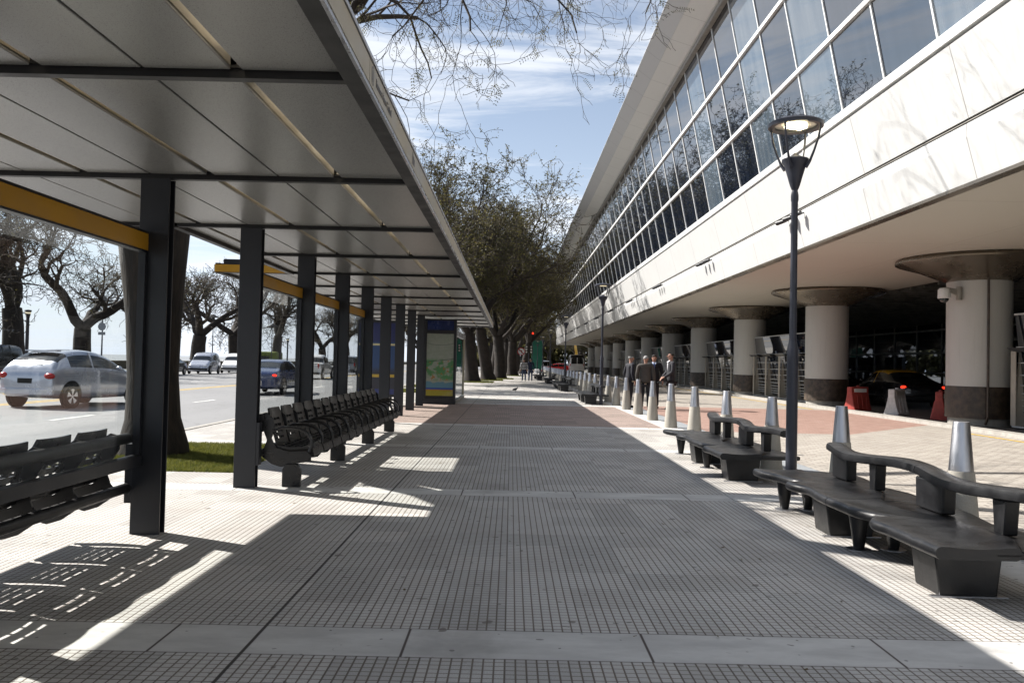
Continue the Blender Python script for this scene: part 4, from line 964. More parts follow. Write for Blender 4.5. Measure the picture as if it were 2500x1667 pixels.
    for ti, (pts, D) in enumerate(T.tips):
        if g.random() > (.42 if ti >= tips0 else .26): continue
        for rep in range(int(g.integers(1, 3))):
            k = int(g.integers(1, len(pts))); p = np.array(pts[k]); d = g.normal(0, 1, 3); d[2] = -abs(d[2]) * .8; d /= np.linalg.norm(d); side = np.cross(d, g.normal(0, 1, 3)); side /= np.linalg.norm(side)
            Ls = g.uniform(.10, .20); nl = int(g.integers(4, 8)); hw = .0065 * g.uniform(.8, 1.3); ll = g.uniform(.022, .034)
            for q in range(nl):
                c = p + d * Ls * (q + 1) / nl + np.array([0, 0, -.02 * (q / nl) ** 2])
                for s_ in (-1, 1):
                    e = c + side * s_ * ll + d * ll * .35; n_ = d * hw
                    LV += [c - n_ * .2, (c + e) / 2 - n_, e, (c + e) / 2 + n_]
    V = np.array(LV); obj('leaves', quads_mesh('leaves', V, np.arange(len(V)).reshape(-1, 4), 'leaf', False), root)
near_tree()

# distant line of trees closing the avenue
V = []; gg = np.random.default_rng(77); n = 60000
x = gg.uniform(-24, 230, n); y = 262 + gg.normal(0, 5, n); top = 11 + 3 * np.sin(x * .11) + 2 * np.sin(x * .31 + 1) + 1.5 * np.sin(x * .83); z = gg.beta(1.6, 1.3, n) * top
a = gg.normal(0, 1, (n, 3)); a /= np.linalg.norm(a, axis=1, keepdims=True); b = np.cross(a, gg.normal(0, 1, (n, 3))); b /= np.linalg.norm(b, axis=1, keepdims=True); P = np.stack([x, y, z], 1); s_ = gg.uniform(.3, .8, n)[:, None]
o = obj('distant_trees', np_mesh('distant_trees', np.stack([P - a * s_, P + b * s_, P + a * s_, P - b * s_], 1).reshape(-1, 3), 4, M['leafdark'])); tag(o, 'far belt of dark trees closing the end of the avenue', 'trees', kind='stuff')
# ================================================================ VEHICLES
PAINT = {}
def paint(name, c, metal=.0):
    if name not in PAINT: PAINT[name] = mat('car_paint_' + name, c, .22, metal, .05, 2, coat=.8)
    return PAINT[name]
#  station: x, belt z, roof z, half width sill, half width belt, half width roof, bottom z
CARS = {
 'hatch': dict(L=3.87, W=.83, st=[(0, .70, .72, .70, .70, .66, .38), (.06, .93, .95, .80, .77, .70, .28), (.28, .98, 1.16, .83, .80, .66, .25), (.62, .97, 1.42, .83, .82, .60, .22), (1.2, .95, 1.47, .83, .825, .60, .20), (1.75, .93, 1.46, .83, .825, .60, .20), (2.28, .92, 1.33, .83, .82, .59, .20), (2.82, .90, .98, .83, .80, .66, .20), (3.3, .80, .84, .83, .76, .62, .20), (3.72, .66, .70, .76, .66, .52, .22), (3.87, .48, .50, .62, .55, .45, .28)], win=(2, 7), side=(3, 7), pil=[4.5], wh=(.66, 3.12), r=.30),
 'sedan': dict(L=4.45, W=.86, st=[(0, .72, .74, .74, .70, .62, .34), (.08, .92, .94, .82, .78, .68, .26), (.75, .98, 1.02, .86, .82, .70, .22), (1.35, .96, 1.36, .86, .84, .60, .20), (1.9, .94, 1.43, .86, .845, .60, .20), (2.5, .92, 1.42, .86, .84, .60, .20), (2.95, .91, 1.28, .86, .83, .60, .20), (3.45, .89, .95, .86, .80, .66, .20), (3.95, .80, .83, .84, .74, .62, .20), (4.3, .66, .69, .78, .66, .55, .22), (4.45, .48, .5, .66, .58, .45, .28)], win=(2, 7), side=(2, 7), pil=[4.5], wh=(.85, 3.6), r=.31),
 'van': dict(L=4.12, W=.86, st=[(0, .70, .74, .74, .74, .66, .34), (.05, 1.02, 1.5, .82, .82, .66, .26), (.20, 1.03, 1.74, .86, .85, .68, .22), (.9, 1.03, 1.80, .86, .86, .70, .20), (1.6, 1.02, 1.81, .86, .86, .70, .20), (2.25, 1.02, 1.76, .86, .85, .68, .20), (2.65, 1.02, 1.52, .86, .84, .66, .20), (3.1, 1.02, 1.10, .86, .80, .66, .20), (3.6, .88, .92, .84, .74, .6, .20), (3.98, .74, .78, .78, .66, .55, .22), (4.12, .5, .52, .66, .58, .45, .28)], win=(1, 7), side=(2, 7), pil=[3.5, 5.5], wh=(.72, 3.38), r=.32),
 'suv': dict(L=4.6, W=.90, st=[(0, .80, .84, .78, .76, .66, .42), (.05, 1.1, 1.62, .86, .84, .66, .34), (.22, 1.12, 1.84, .9, .88, .70, .30), (1.0, 1.12, 1.90, .9, .89, .72, .28), (1.8, 1.1, 1.90, .9, .89, .72, .28), (2.4, 1.1, 1.86, .9, .88, .70, .28), (2.8, 1.1, 1.62, .9, .86, .68, .28), (3.2, 1.1, 1.16, .9, .82, .68, .28), (4.0, 1.0, 1.03, .88, .78, .66, .28), (4.45, .86, .9, .82, .72, .62, .30), (4.6, .6, .62, .72, .64, .52, .36)], win=(1, 7), side=(2, 7), pil=[3.5, 4.5], wh=(.85, 3.75), r=.37),
 'pickup': dict(L=5.1, W=.90, st=[(0, 1.02, 1.04, .88, .86, .80, .50), (.04, 1.08, 1.10, .9, .88, .82, .40), (1.5, 1.10, 1.12, .9, .89, .82, .34), (1.62, 1.10, 1.62, .9, .89, .68, .34), (1.9, 1.10, 1.76, .9, .89, .70, .32), (2.6, 1.10, 1.80, .9, .89, .70, .32), (3.1, 1.10, 1.66, .9, .87, .68, .32), (3.6, 1.1, 1.16, .9, .84, .68, .32), (4.3, 1.0, 1.03, .88, .80, .66, .32), (4.95, .88, .92, .84, .74, .62, .34), (5.1, .6, .62, .74, .66, .52, .4)], win=(2, 7), side=(3, 7), pil=[4.5], wh=(1.0, 4.15), r=.38),
 'minibus': dict(L=6.0, W=1.0, st=[(0, .9, .95, .95, .94, .86, .45), (.03, 1.35, 2.45, .98, .98, .86, .38), (.15, 1.35, 2.62, 1.0, .99, .86, .34), (1.6, 1.35, 2.66, 1.0, 1.0, .88, .32), (3.0, 1.35, 2.66, 1.0, 1.0, .88, .32), (4.3, 1.35, 2.6, 1.0, .98, .86, .32), (4.8, 1.35, 2.2, 1.0, .96, .84, .32), (5.3, 1.3, 1.4, .98, .92, .8, .32), (5.8, 1.1, 1.15, .94, .86, .76, .34), (5.95, .9, .95, .88, .8, .7, .36), (6, .6, .62, .8, .7, .6, .4)], win=(1, 7), side=(2, 7), pil=[3.5, 5.5], wh=(1.1, 4.9), r=.36),
}
def split_by_material(me, names, mats, parent):
    """me: mesh with material indices -> one object per index"""
    out = []
    for k, (nm, m) in enumerate(zip(names, mats)):
        bm = bmesh.new(); bm.from_mesh(me); bmesh.ops.delete(bm, geom=[f for f in bm.faces if f.material_index != k], context='FACES')
        if not bm.faces: bm.free(); continue
        for f in bm.faces: f.material_index = 0; f.smooth = True
        m2 = bpy.data.meshes.new(nm); bm.to_mesh(m2); bm.free(); m2.materials.append(m); out.append(obj(nm, m2, parent))
    return out
def loose_split(o, base):
    """split an object's loose islands in separate objects of the same name"""
    me = o.data; bm = bmesh.new(); bm.from_mesh(me); bm.verts.ensure_lookup_table(); seen = set(); isl = []
    for v in bm.verts:
        if v.index in seen: continue
        st = [v]; grp = set()
        while st:
            a = st.pop()
            if a.index in seen: continue
            seen.add(a.index); grp.add(a.index)
            for e in a.link_edges: st.append(e.other_vert(a))
        isl.append(grp)
    par = o.parent; m = me.materials[0]; bm.free(); res = []
    for grp in isl:
        b = bmesh.new(); b.from_mesh(me); b.verts.ensure_lookup_table(); bmesh.ops.delete(b, geom=[v for v in b.verts if v.index not in grp], context='VERTS')
        m2 = bpy.data.meshes.new(base); b.to_mesh(m2); b.free(); m2.materials.clear(); m2.materials.append(m); res.append(obj(base, m2, par))
    bpy.data.objects.remove(o); return res
def make_car(kind, pm, label, cat, loc, heading, group=None, roof=None, lit=False):
    """heading: world angle of the nose, 0 = +Y"""
    C = CARS[kind]; L = C['L']; r = empty(cat.replace(' ', '_') if cat != 'car' else 'parked_car' if group else 'car', (0, 0, 0)); tag(r, label, cat, group)
    st = C['st']; rings = []
    for (x, zb_, zr, ws, wb, wr, z0) in st:
        zm = (z0 + zb_) / 2
        half = [(0, z0), (ws * .86, z0), (ws * .985, z0 + .07), (ws + .012, zm), (wb, zb_ - .05), (wb - .012, zb_), (wr + .03, zr - (.07 if zr - zb_ > .2 else .005)), (wr * .86, zr - (.015 if zr - zb_ > .2 else 0)), (0, zr + .012)]
        ring = [(y, z) for y, z in half] + [(-y, z) for y, z in half[-2:0:-1]]
        rings.append([(y, x - L / 2, z) for y, z in ring])
    n = len(rings[0]); vs = [p for R_ in rings for p in R_]; fs = []; mi = []
    w0, w1 = C['win']; s0, s1 = C['side']
    for j in range(len(rings) - 1):
        for i in range(n):
            fs.append((j * n + i, j * n + (i + 1) % n, (j + 1) * n + (i + 1) % n, (j + 1) * n + i))
            a = min(i, (n - 1) - i)          # mirrored strip index, 5: belt-roof window strip, 7: roof
            k = 0
            if a == 5 and s0 <= j < s1: k = 1
            if a in (6, 7):
                if j == w1 - 1 or j == w0 or (kind in ('hatch', 'sedan') and j == w1 - 1): k = 1
            if kind in ('hatch',) and a in (6, 7) and j == w0: k = 1
            if roof and a in (6, 7) and k == 0 and w0 < j < w1 - 1: k = 2
            mi.append(k)
    fs.append(tuple(range(n))); mi.append(0); fs.append(tuple((len(rings) - 1) * n + i for i in range(n))[::-1]); mi.append(0)
    me = bpy.data.meshes.new('carbase'); me.from_pydata(vs, [], fs); bm = bmesh.new(); bm.from_mesh(me); bmesh.ops.recalc_face_normals(bm, faces=bm.faces); bm.to_mesh(me); bm.free()
    for p, k in zip(me.polygons, mi): p.material_index = k
    for k in range(3): me.materials.append(pm)
    o = bpy.data.objects.new('c', me); COL.objects.link(o); sbs = o.modifiers.new('s', 'SUBSURF'); sbs.levels = 2; sbs.render_levels = 2
    bpy.context.view_layer.update(); em = bpy.data.meshes.new_from_object(o.evaluated_get(bpy.context.evaluated_depsgraph_get())); bpy.data.objects.remove(o)
    parts_ = split_by_material(em, ['body', 'window', 'roof'], [pm, M['carglass'], roof or pm], r)
    for p in parts_:
        if p.name.startswith('window'): loose_split(p, 'window'); break
    Wd = C['W']; rr = C['r']
    # pillars over the side glass
    for pl in C['pil']:
        j = int(pl); t = pl - j; a, b = st[j], st[j + 1]; x = a[0] * (1 - t) + b[0] * t - L / 2; zb_ = a[1] * (1 - t) + b[1] * t; zr = a[2] * (1 - t) + b[2] * t; wb = a[4] * (1 - t) + b[4] * t; wr = a[5] * (1 - t) + b[5] * t
        for s in (-1, 1):
            mb = MB(); mb.prism([(s * (wb - .035), x - .03, zb_ - .02), (s * (wb - .035), x + .03, zb_ - .02), (s * (wr - .0), x + .03, zr - .07), (s * (wr - .0), x - .03, zr - .07)], (s * .03, 0, 0)); part('pillar', mb, roof or pm, r)
    for x in C['wh']:
        for s in (-1, 1):
            y = x - L / 2; cx = s * (Wd - .10)
            mb = MB(); mb.tube([(s * (Wd - .06), y, rr + .03), (s * (Wd + .006), y, rr + .03)], rr * 1.20, 26); part('wheel_arch', mb, 'black', r)
            mb = MB(); mb.tube([(cx, y, rr), (s * (Wd + .03), y, rr)], rr, 26); w = part('wheel', mb, 'rubber', r, bevel=.02)
            mb = MB(); mb.tube([(s * (Wd + .022), y, rr), (s * (Wd + .036), y, rr)], rr * .62, 22); part('rim', mb, 'chrome', w)
            sk = MB()
            for q in range(5):
                a = q * 2 * pi / 5 + .3; ca, sa = cos(a), sin(a); wd = .045
                for off in (pi / 5,):
                    a2 = a + off; c2, s2 = cos(a2), sin(a2); c0 = (s * (Wd + .0375), y + c2 * rr * .36, rr + s2 * rr * .36)
                    sk.prism([(c0[0], c0[1] - s2 * wd + c2 * .07, c0[2] + c2 * wd + s2 * .07), (c0[0], c0[1] + s2 * wd + c2 * .07, c0[2] - c2 * wd + s2 * .07), (c0[0], c0[1] + s2 * .015 - c2 * .07, c0[2] - c2 * .015 - s2 * .07), (c0[0], c0[1] - s2 * .015 - c2 * .07, c0[2] + c2 * .015 - s2 * .07)], (s * .001, 0, 0))
            part('rim_gap', sk, 'black', w)
    def ell(nm, c, sz, m):
        mb = MB(); mb.lathe([(.02, -1), (.5, -.87), (.87, -.5), (1, 0), (.87, .5), (.5, .87), (.02, 1)], n=14); mb.v = [(c[0] + v[0] * sz[0], c[1] + v[1] * sz[1], c[2] + v[2] * sz[2]) for v in mb.v]; return part(nm, mb, m, r, True)
    b1 = st[1]; zt = b1[1] - .13 if kind not in ('van', 'suv', 'minibus') else b1[1] - .05; fz = st[-2][1] - .06; tl = M['tailon'] if lit else M['redlamp']
    for s in (-1, 1):
        ell('tail_light', (s * (b1[4] - .10), st[1][0] - L / 2 + .01, zt), (.15, .09, .08) if kind == 'hatch' else (.13, .06, .055) if kind == 'sedan' else (.07, .07, .2), tl)
        ell('headlight', (s * (st[-2][4] - .07), L / 2 - .16, fz), (.16, .12, .07), 'lampwhite')
        ell('mirror', (s * (Wd + .09), st[w1 - 1][0] - L / 2 + .05, st[5][1] + .06), (.09, .06, .065), pm)
        mb = MB(); mb.box((s * Wd - .006, -L * .06, st[5][1] - .16), (s * Wd + .02, -L * .06 + .16, st[5][1] - .13)); part('door_handle', mb, pm, r)
    for yy, nm in ((-L / 2 - .012, 'licence_plate'), (L / 2 - .008, 'licence_plate')):
        zz_ = .62 if yy < 0 else .36; mb = MB(); mb.box((-.20, yy, zz_), (.20, yy + .03, zz_ + .12)); part(nm, mb, 'black' if kind != 'minibus' else 'white', r)
    # bumpers and dark trim
    for yy, s in ((-L / 2, 1), (L / 2, -1)):
        q = st[1] if s == 1 else st[-2]
        mb = MB(); mb.prism([(-q[3] + .02, yy + s * .05, .34), (-q[3] * .7, yy - s * .02, .34), (q[3] * .7, yy - s * .02, .34), (q[3] - .02, yy + s * .05, .34), (q[3] - .02, yy + s * .14, .34), (-q[3] + .02, yy + s * .14, .34)], (0, 0, .16)); part('bumper', mb, pm if kind in ('hatch', 'sedan') else 'rubber', r, bevel=.02)
    if kind in ('van', 'suv', 'minibus'):
        za, zb2 = {'van': (1.06, 1.50), 'suv': (1.16, 1.62), 'minibus': (1.42, 2.25)}[kind]; hw = Wd * .78
        for s in (-1, 1):
            mb = MB(); mb.prism([(s * .05, -L / 2 + .02, za), (s * hw, -L / 2 + .03, za), (s * hw * .93, -L / 2 + .10, zb2), (s * .05, -L / 2 + .09, zb2)], (0, -.05, 0)); part('window', mb, 'carglass', r, bevel=.012)
    if kind == 'pickup':
        mb = MB(); mb.box((-.72, -L / 2 + .12, 1.085), (.72, -1.12, 1.13)); part('load_bed', mb, 'black', r)
    if kind in ('hatch',):
        mb = MB(); mb.tube([(-.1, -L / 2 + .165, 1.04), (.35, -L / 2 + .185, 1.07)], .010, 6); part('wiper', mb, 'black', r)
        mb = MB(); mb.box((-.48, -L / 2 + .50, 1.40), (.48, -L / 2 + .66, 1.435)); part('spoiler', mb, pm, r, bevel=.01)
    r.location = loc; r.rotation_euler = (0, 0, heading); return r
M['tailon'] = m_lampglow('lit_tail_light', 1.0); 
_t = NT('lit_tail_red'); M['tailon'] = _t.done(_t.bsdf((.5, .02, .01), .3, emit=(1, .03, .01), es=1.2))
silver = paint('silver', (.42, .44, .50), .55); dark = paint('dark', (.012, .014, .020)); blue = paint('blue', (.018, .035, .11)); whitep = paint('white', (.70, .70, .70)); red = paint('red', (.55, .015, .012)); taxib = paint('black', (.010, .010, .011)); taxiy = paint('taxi_yellow', (.60, .33, .02)); greyp = paint('grey', (.16, .17, .19), .4)
Z = -.10
make_car('hatch', silver, 'silver hatchback driving away on the near lanes, seen through the near glass', 'car', (-12.45, 23.9, Z), radians(-12), lit=False).name = 'hatchback'
bpy.data.objects['hatchback'].scale = (1.05, 1.05, 1.09)
make_car('suv', dark, 'dark van parked by the river at the far left edge', 'van', (-29.2, 46.0, Z), pi, 'vehicles parked along the river')
make_car('van', silver, 'silver van facing us, parked by the river between the near tree and the second post', 'van', (-25.6, 69.0, Z), pi + .1, 'vehicles parked along the river')
make_car('van', whitep, 'white van parked behind the silver van', 'van', (-25.2, 75.5, Z), pi + .1, 'vehicles parked along the river')
make_car('sedan', dark, 'dark car parked in front of the silver van, half hidden by the near trunk', 'car', (-26.2, 63.0, Z), pi + .05, 'vehicles parked along the river')
make_car('sedan', blue, 'blue sedan on the near lane, seen through the glass over the seat row', 'car', (-9.9, 34.6, Z), radians(-2), lit=True).name = 'sedan'
make_car('pickup', whitep, 'white pickup truck on the road seen through the second glass wall over the seats', 'truck', (-14.4, 61, Z), 0).name = 'pickup_truck'
make_car('van', greyp, 'grey van on the road far behind the third glass wall', 'van', (-15.5, 80, Z), 0).name = 'van'
make_car('sedan', taxib, 'black taxi with yellow roof waiting behind the barriers', 'taxi', (14.6, 31.4, .05), 0, 'taxis under the terminal', roof=taxiy, lit=True)
make_car('sedan', taxib, 'second black taxi with yellow roof, ahead of the first', 'taxi', (14.3, 37.6, .05), 0, 'taxis under the terminal', roof=taxiy)
make_car('hatch', red, 'small bright red car at the far end of the street', 'car', (6.1, 112, 0), radians(75), 'distant traffic')
make_car('van', whitep, 'small white van left of the red car in the distance', 'van', (4.1, 118, 0), radians(30), 'distant traffic')
make_car('minibus', whitep, 'white minibus seen from behind in the street beside the far columns', 'minibus', (8.7, 112, 0), 0, 'distant traffic')
make_car('sedan', silver, 'tiny silver car on the avenue between the far trunks', 'car', (-6.8, 125, Z), pi, 'distant traffic')

# ================================================================ ROADSIDE FURNITURE, LEFT
def hat_lamp():
    r = empty('street_lamp', (0, 0, 0))
    mb = MB(); mb.lathe([(.07, 0), (.05, 3), (.04, 5.55)], n=12); part('pole', mb, 'lampgrey', r, True)
    mb = MB(); mb.lathe([(.16, 5.45), (.16, 5.62), (.09, 5.7)], n=12); part('lamp_head', mb, 'steel', r, True)
    mb = MB(); mb.lathe([(.72, 5.66), (.70, 5.70), (.30, 5.86), (.18, 5.98), (.02, 6.02)], n=24); part('shade', mb, 'steel', r, True)
    return r
h0 = hat_lamp()
for i, (x, y, lb) in enumerate([(-32.2, 65.0, 'tall lamp with wide conical hat above the silver hatchback, carrying a round sign'), (-32, 88.5, 'thin lamp with conical hat between the bare trees over the parked vans'), (-32.2, 111, 'lamp with conical hat seen through the first glass wall over the seats'), (-32.4, 146, 'lamp with conical hat seen through the second glass wall, smallest')]):
    h = h0 if i == 0 else copy_tree(h0); h.location = (x, y, -.14); tag(h, lb, 'street lamp', 'conical hat lamps along the river')
sg = empty('road_sign', (-32.2, 64.9, 0), 0, 'round sign plate over a small rectangular plate on the thin lamp pole above the hatchback', 'sign')
mb = MB(); mb.tube([(0, 0, 3.52), (0, .02, 3.52)], .31, 24); part('round_plate', mb, greyp, sg)
mb = MB(); mb.box((-.28, 0, 2.86), (.28, .02, 3.10)); part('lower_plate', mb, greyp, sg)
def lantern():
    r = empty('lantern_post', (0, 0, 0))
    mb = MB(); mb.lathe([(.13, 0), (.12, .3), (.10, 3.75)], n=12); part('pole', mb, 'lampgrey', r, True)
    mb = MB(); mb.lathe([(.11, 3.75), (.23, 4.22), (.25, 4.24), (.25, 4.30), (.02, 4.34)], n=4); part('lantern', mb, 'steel', r)
    mb = MB(); mb.lathe([(.12, 3.84), (.205, 4.16)], n=4, cap=False); mb.v = [(x * 1.06, y * 1.06, z) for x, y, z in mb.v]; part('pane', mb, 'glowdim', r)
    return r
q0 = lantern()
for i, (x, y, lb) in enumerate([(-32, 54.6, 'stout post with a square lantern left of the hatchback'), (-32, 86.2, 'stout post with a square lantern behind the silver van'), (-32.5, 120, 'distant stout lantern post by the river')]):
    h = q0 if i == 0 else copy_tree(q0); h.location = (x, y, -.14); tag(h, lb, 'lantern', 'square lantern posts along the river')
gk = empty('green_kiosk', (-33.8, 113, -.14), 0, 'olive green rounded kiosk by the river beyond the blue sedan', 'kiosk')
olive = mat('olive_paint', (.13, .17, .02), .6, 0, .2, 2)
mb = MB(); mb.box((-2.2, -1.5, 0), (2.2, 1.5, 2.3)); part('body', mb, olive, gk, bevel=.25, seg=3)
mb = MB(); mb.box((-1.2, -1.52, 1.0), (1.2, -1.4, 1.7)); part('hatch', mb, 'steel', gk)

# ================================================================ MAP KIOSK, PAVILION AND ADVERT PANEL
mk = empty('map_display', (-2.32, 26.9, 0), 0, 'tall dark display case holding a city map under the far end of the canopy', 'map display')
mb = MB(); mb.box((-.52, 0, 0), (.52, .40, .20)); part('base', mb, 'steel', mk, bevel=.01)
mb = MB(); mb.box((-.52, 0, .20), (-.44, .28, 2.76)); mb.box((.44, 0, .20), (.52, .28, 2.76)); mb.box((-.44, .0, 2.30), (.44, .28, 2.40)); mb.box((-.44, 0, 2.72), (.44, .28, 2.76)); mb.box((-.44, .05, .20), (.44, .28, .26)); mb.box((-.44, .06, .26), (.44, .28, 2.72)); part('case', mb, 'steel', mk)
def m_map():
    t = NT('city_map_print'); p = t.obj(); X, Y, Z_ = t.xyz(p)
    n1 = t.noise(p, 3.2, 4); n2 = t.noise(p, 11, 3)
    base = t.mix(t.rng(n2, .45, .55), (.36, .40, .33), (.42, .44, .38))
    br = t.node('ShaderNodeTexBrick'); cb = t.node('ShaderNodeCombineXYZ'); t.put(cb.inputs[0], t.math('ADD', X, t.math('MULTIPLY', Z_, .22))); t.put(cb.inputs[1], Z_); t.put(br.inputs['Vector'], cb.outputs[0]); br.inputs['Scale'].default_value = 1; br.inputs['Brick Width'].default_value = .06; br.inputs['Row Height'].default_value = .045; br.inputs['Mortar Size'].default_value = .004
    base = t.mix(t.math('MULTIPLY', br.outputs['Fac'], .5), base, (.6, .6, .55))
    mid = t.math('MULTIPLY', t.rng(Z_, .72, .85), t.rng(Z_, 1.38, 1.5, 1, 0))
    base = t.mix(t.math('MULTIPLY', mid, t.rng(n1, .42, .52)), base, (.12, .33, .13))
    base = t.mix(t.math('MULTIPLY', mid, t.rng(n2, .60, .64)), base, (.50, .22, .06))
    wz = t.math('ADD', Z_, t.math('MULTIPLY', t.math('SUBTRACT', n1, .5), .25)); base = t.mix(t.rng(wz, .70, .74, 1, 0), base, (.14, .30, .42))
    ln = t.math('ABSOLUTE', t.math('SUBTRACT', Z_, t.math('ADD', 1.42, t.math('MULTIPLY', X, .12)))); base = t.mix(t.rng(ln, .004, .012, 1, 0), base, (.05, .08, .06))
    ln = t.math('ABSOLUTE', t.math('SUBTRACT', Z_, t.math('ADD', 1.92, t.math('MULTIPLY', t.math('MULTIPLY', X, X), .3)))); base = t.mix(t.rng(ln, .003, .008, 1, 0), base, (.10, .16, .14))
    base = t.mix(t.math('LESS_THAN', Z_, .53), base, (.04, .09, .42)); base = t.mix(t.math('LESS_THAN', Z_, .475), base, (.50, .27, .03)); base = t.mix(t.math('LESS_THAN', Z_, .44), base, (.42, .36, .03))
    return t.done(t.bsdf(base, .35))
mb = MB(); mb.box((-.44, .03, .27), (.44, .045, 2.29)); part('map_poster', mb, m_map(), mk)
mb = MB(); mb.box((-.43, .02, 2.41), (.43, .06, 2.71)); part('header_sign', mb, mat('dark_blue_sign', (.012, .025, .11), .25, 0, .2, 3), mk)
mb = MB(); mb.box((-.44, .012, .26), (.44, .016, 2.29)); part('glass_door', mb, 'glass', mk)
pvn = empty('glass_pavilion', (-1.85, 29.6, 0), 0, 'low glass walled pavilion behind the map display at the canopy end', 'pavilion')
mb = MB(); mb.box((-.02, -2.3, .10), (-.008, 2.6, 2.25)); part('glass_wall', mb, 'glasscase', pvn)
mb = MB(); mb.box((-.06, -2.35, 0), (.05, 2.65, .10)); part('sill', mb, 'plinth', pvn, bevel=.01)
mb = MB(); mb.box((-.06, -2.35, 2.25), (.04, 2.65, 2.42)); part('head_beam', mb, 'alu', pvn)
for y in (2.6,):
    mb = MB(); mb.box((-.05, y, .1), (.03, y + .05, 2.25)); part('post', mb, 'fasciabeige', pvn)
mb = MB(); mb.box((-1.5, 2.60, .10), (-.06, 2.612, 2.25)); part('glass_wall', mb, 'glasscase', pvn)
def advert(x, y, w, lb, seed):
    ad = empty('advert_panel', (x, y, 0), 0, lb, 'advert panel', 'advert panels by the shelter posts')
    mb = MB(); mb.box((-w / 2, 0, .25), (w / 2, .16, 2.62)); part('case', mb, 'steel', ad, bevel=.01)
    t = NT('blue_advert'); p = t.obj(); X, Y, Z_ = t.xyz(p); c = t.mix(t.rng(Z_, 1.9, 2.0), (.015, .045, .13), (.01, .015, .09)); c = t.mix(t.math('MULTIPLY', t.math('GREATER_THAN', Z_, 1.84), t.math('LESS_THAN', Z_, 1.90)), c, (.5, .45, .25))
    c = t.mix(t.rng(Z_, .98, 1.22, 1, 0), c, (.02, .02, .03)); c = t.mix(t.math('MULTIPLY', t.math('GREATER_THAN', Z_, .86), t.math('LESS_THAN', Z_, .95)), c, (.42, .28, .03)); c = t.mix(t.math('LESS_THAN', Z_, .5), c, (.02, .03, .14))
    mb = MB(); mb.box((-w / 2 + .06, -.012, .34), (w / 2 - .06, .0, 2.54)); part('poster', mb, t.done(t.bsdf(c, .3)), ad)
    for s in (-1, 1):
        mb = MB(); mb.box((s * w / 2 * .7 - .03, .04, 0), (s * w / 2 * .7 + .03, .12, .25)); part('leg', mb, 'steel', ad)
advert(-4.15, 25.6, 1.25, 'blue backlit style advert panel seen between the farther shelter posts', 1)

# ================================================================ WATER-FILLED BARRIERS
barr_red = mat('red_plastic', (.34, .05, .04), .5, 0, .2, 6); barr_white = mat('white_plastic', (.62, .61, .60), .5, 0, .15, 6)
def barrier(m, loc, rz, lb, grp='traffic barriers in front of the taxis'):
    r = empty('traffic_barrier', loc, rz, lb, 'barrier', grp)
    mb = MB(); mb.prism([(-.46, -.22, 0), (-.46, .22, 0), (-.36, .20, .12), (-.22, .10, .60), (-.20, .09, .84), (-.20, -.09, .84), (-.22, -.10, .60), (-.36, -.20, .12)], (0, 0, 0)) if False else None
    mb = MB(); P = [(-.23, 0), (-.23, .10), (-.17, .28), (-.10, .62), (-.10, .84), (.10, .84), (.10, .62), (.17, .28), (.23, .10), (.23, 0)]
    mb.prism([(-.42, y, z) for y, z in P], (.84, 0, 0)); b = part('body', mb, m, r, bevel=.025, seg=2)
    for x in (-.22, 0, .22):
        for s in (-1, 1):
            mb = MB(); mb.prism([(x - .03, s * .215, .12), (x + .03, s * .215, .12), (x + .05, s * .125, .56), (x + .01, s * .125, .56)], (0, s * .022, .006)); part('rib', mb, m, b, bevel=.008)
    mb = MB(); mb.box((-.30, -.115, .66), (.30, -.10, .78)); mb2 = part('reflector_strip', mb, 'white' if m is barr_red else 'lampclear', r)
    mb = MB(); mb.lathe([(.05, .84), (.05, .88), (.01, .885)], n=12); part('filler_cap', mb, m, r)
barrier(barr_red, (11.75, 28.0, .0), .5, 'red plastic water barrier left of the taxi, by the column')
barrier(barr_white, (12.0, 25.7, .0), .75, 'white plastic water barrier in front of the taxi')
barrier(barr_red, (12.35, 23.75, .0), 1.0, 'red plastic water barrier half hidden behind the nearest round column')

# ================================================================ FAR SIGNS
def sign_post(nm, x, y, z, lb, cat, build):
    r = empty(nm, (x, y, 0), 0, lb, cat); mb = MB(); mb.lathe([(.05, 0), (.04, z)], n=8); part('post', mb, 'lampgrey', r, True); build(r); return r
def b_noturn(r):
    mb = MB(); mb.tube([(0, -.06, 2.6), (0, -.04, 2.6)], .42, 24); part('sign_plate', mb, 'redlamp', r)
    mb = MB(); mb.tube([(0, -.075, 2.6), (0, -.062, 2.6)], .33, 24); part('sign_face', mb, 'white', r)
    mb = MB(); mb.prism([(-.30, -.09, 2.84), (-.24, -.09, 2.9), (.30, -.09, 2.36), (.24, -.09, 2.3)], (0, .01, 0)); part('slash', mb, 'redlamp', r)
    mb = MB(); mb.box((.02, -.085, 2.42), (.08, -.076, 2.72)); mb.box((-.16, -.085, 2.68), (.08, -.076, 2.74)); mb.prism([(-.26, -.085, 2.71), (-.13, -.085, 2.80), (-.13, -.085, 2.62)], (0, .009, 0)); part('arrow', mb, 'black', r)
sign_post('road_sign', 1.05, 88, 2.6, 'round red ringed no turn sign just left of the two distant walkers', 'sign', b_noturn)
def b_tl(r):
    mb = MB(); mb.box((-.42, -.12, 2.5), (-.12, .1, 3.4)); mb.box((.12, -.12, 2.5), (.42, .1, 3.4)); part('signal_head', mb, 'black', r, bevel=.02)
    for i, z in enumerate((2.65, 2.95, 3.25)):
        for x in (-.27, .27): mb = MB(); mb.tube([(x, -.13, z), (x, -.12, z)], .10, 12); part('lens', mb, 'lampclear', r)
sign_post('traffic_light', 2.0, 95, 2.6, 'pair of dark traffic signal heads above the two distant walkers', 'traffic light', b_tl)
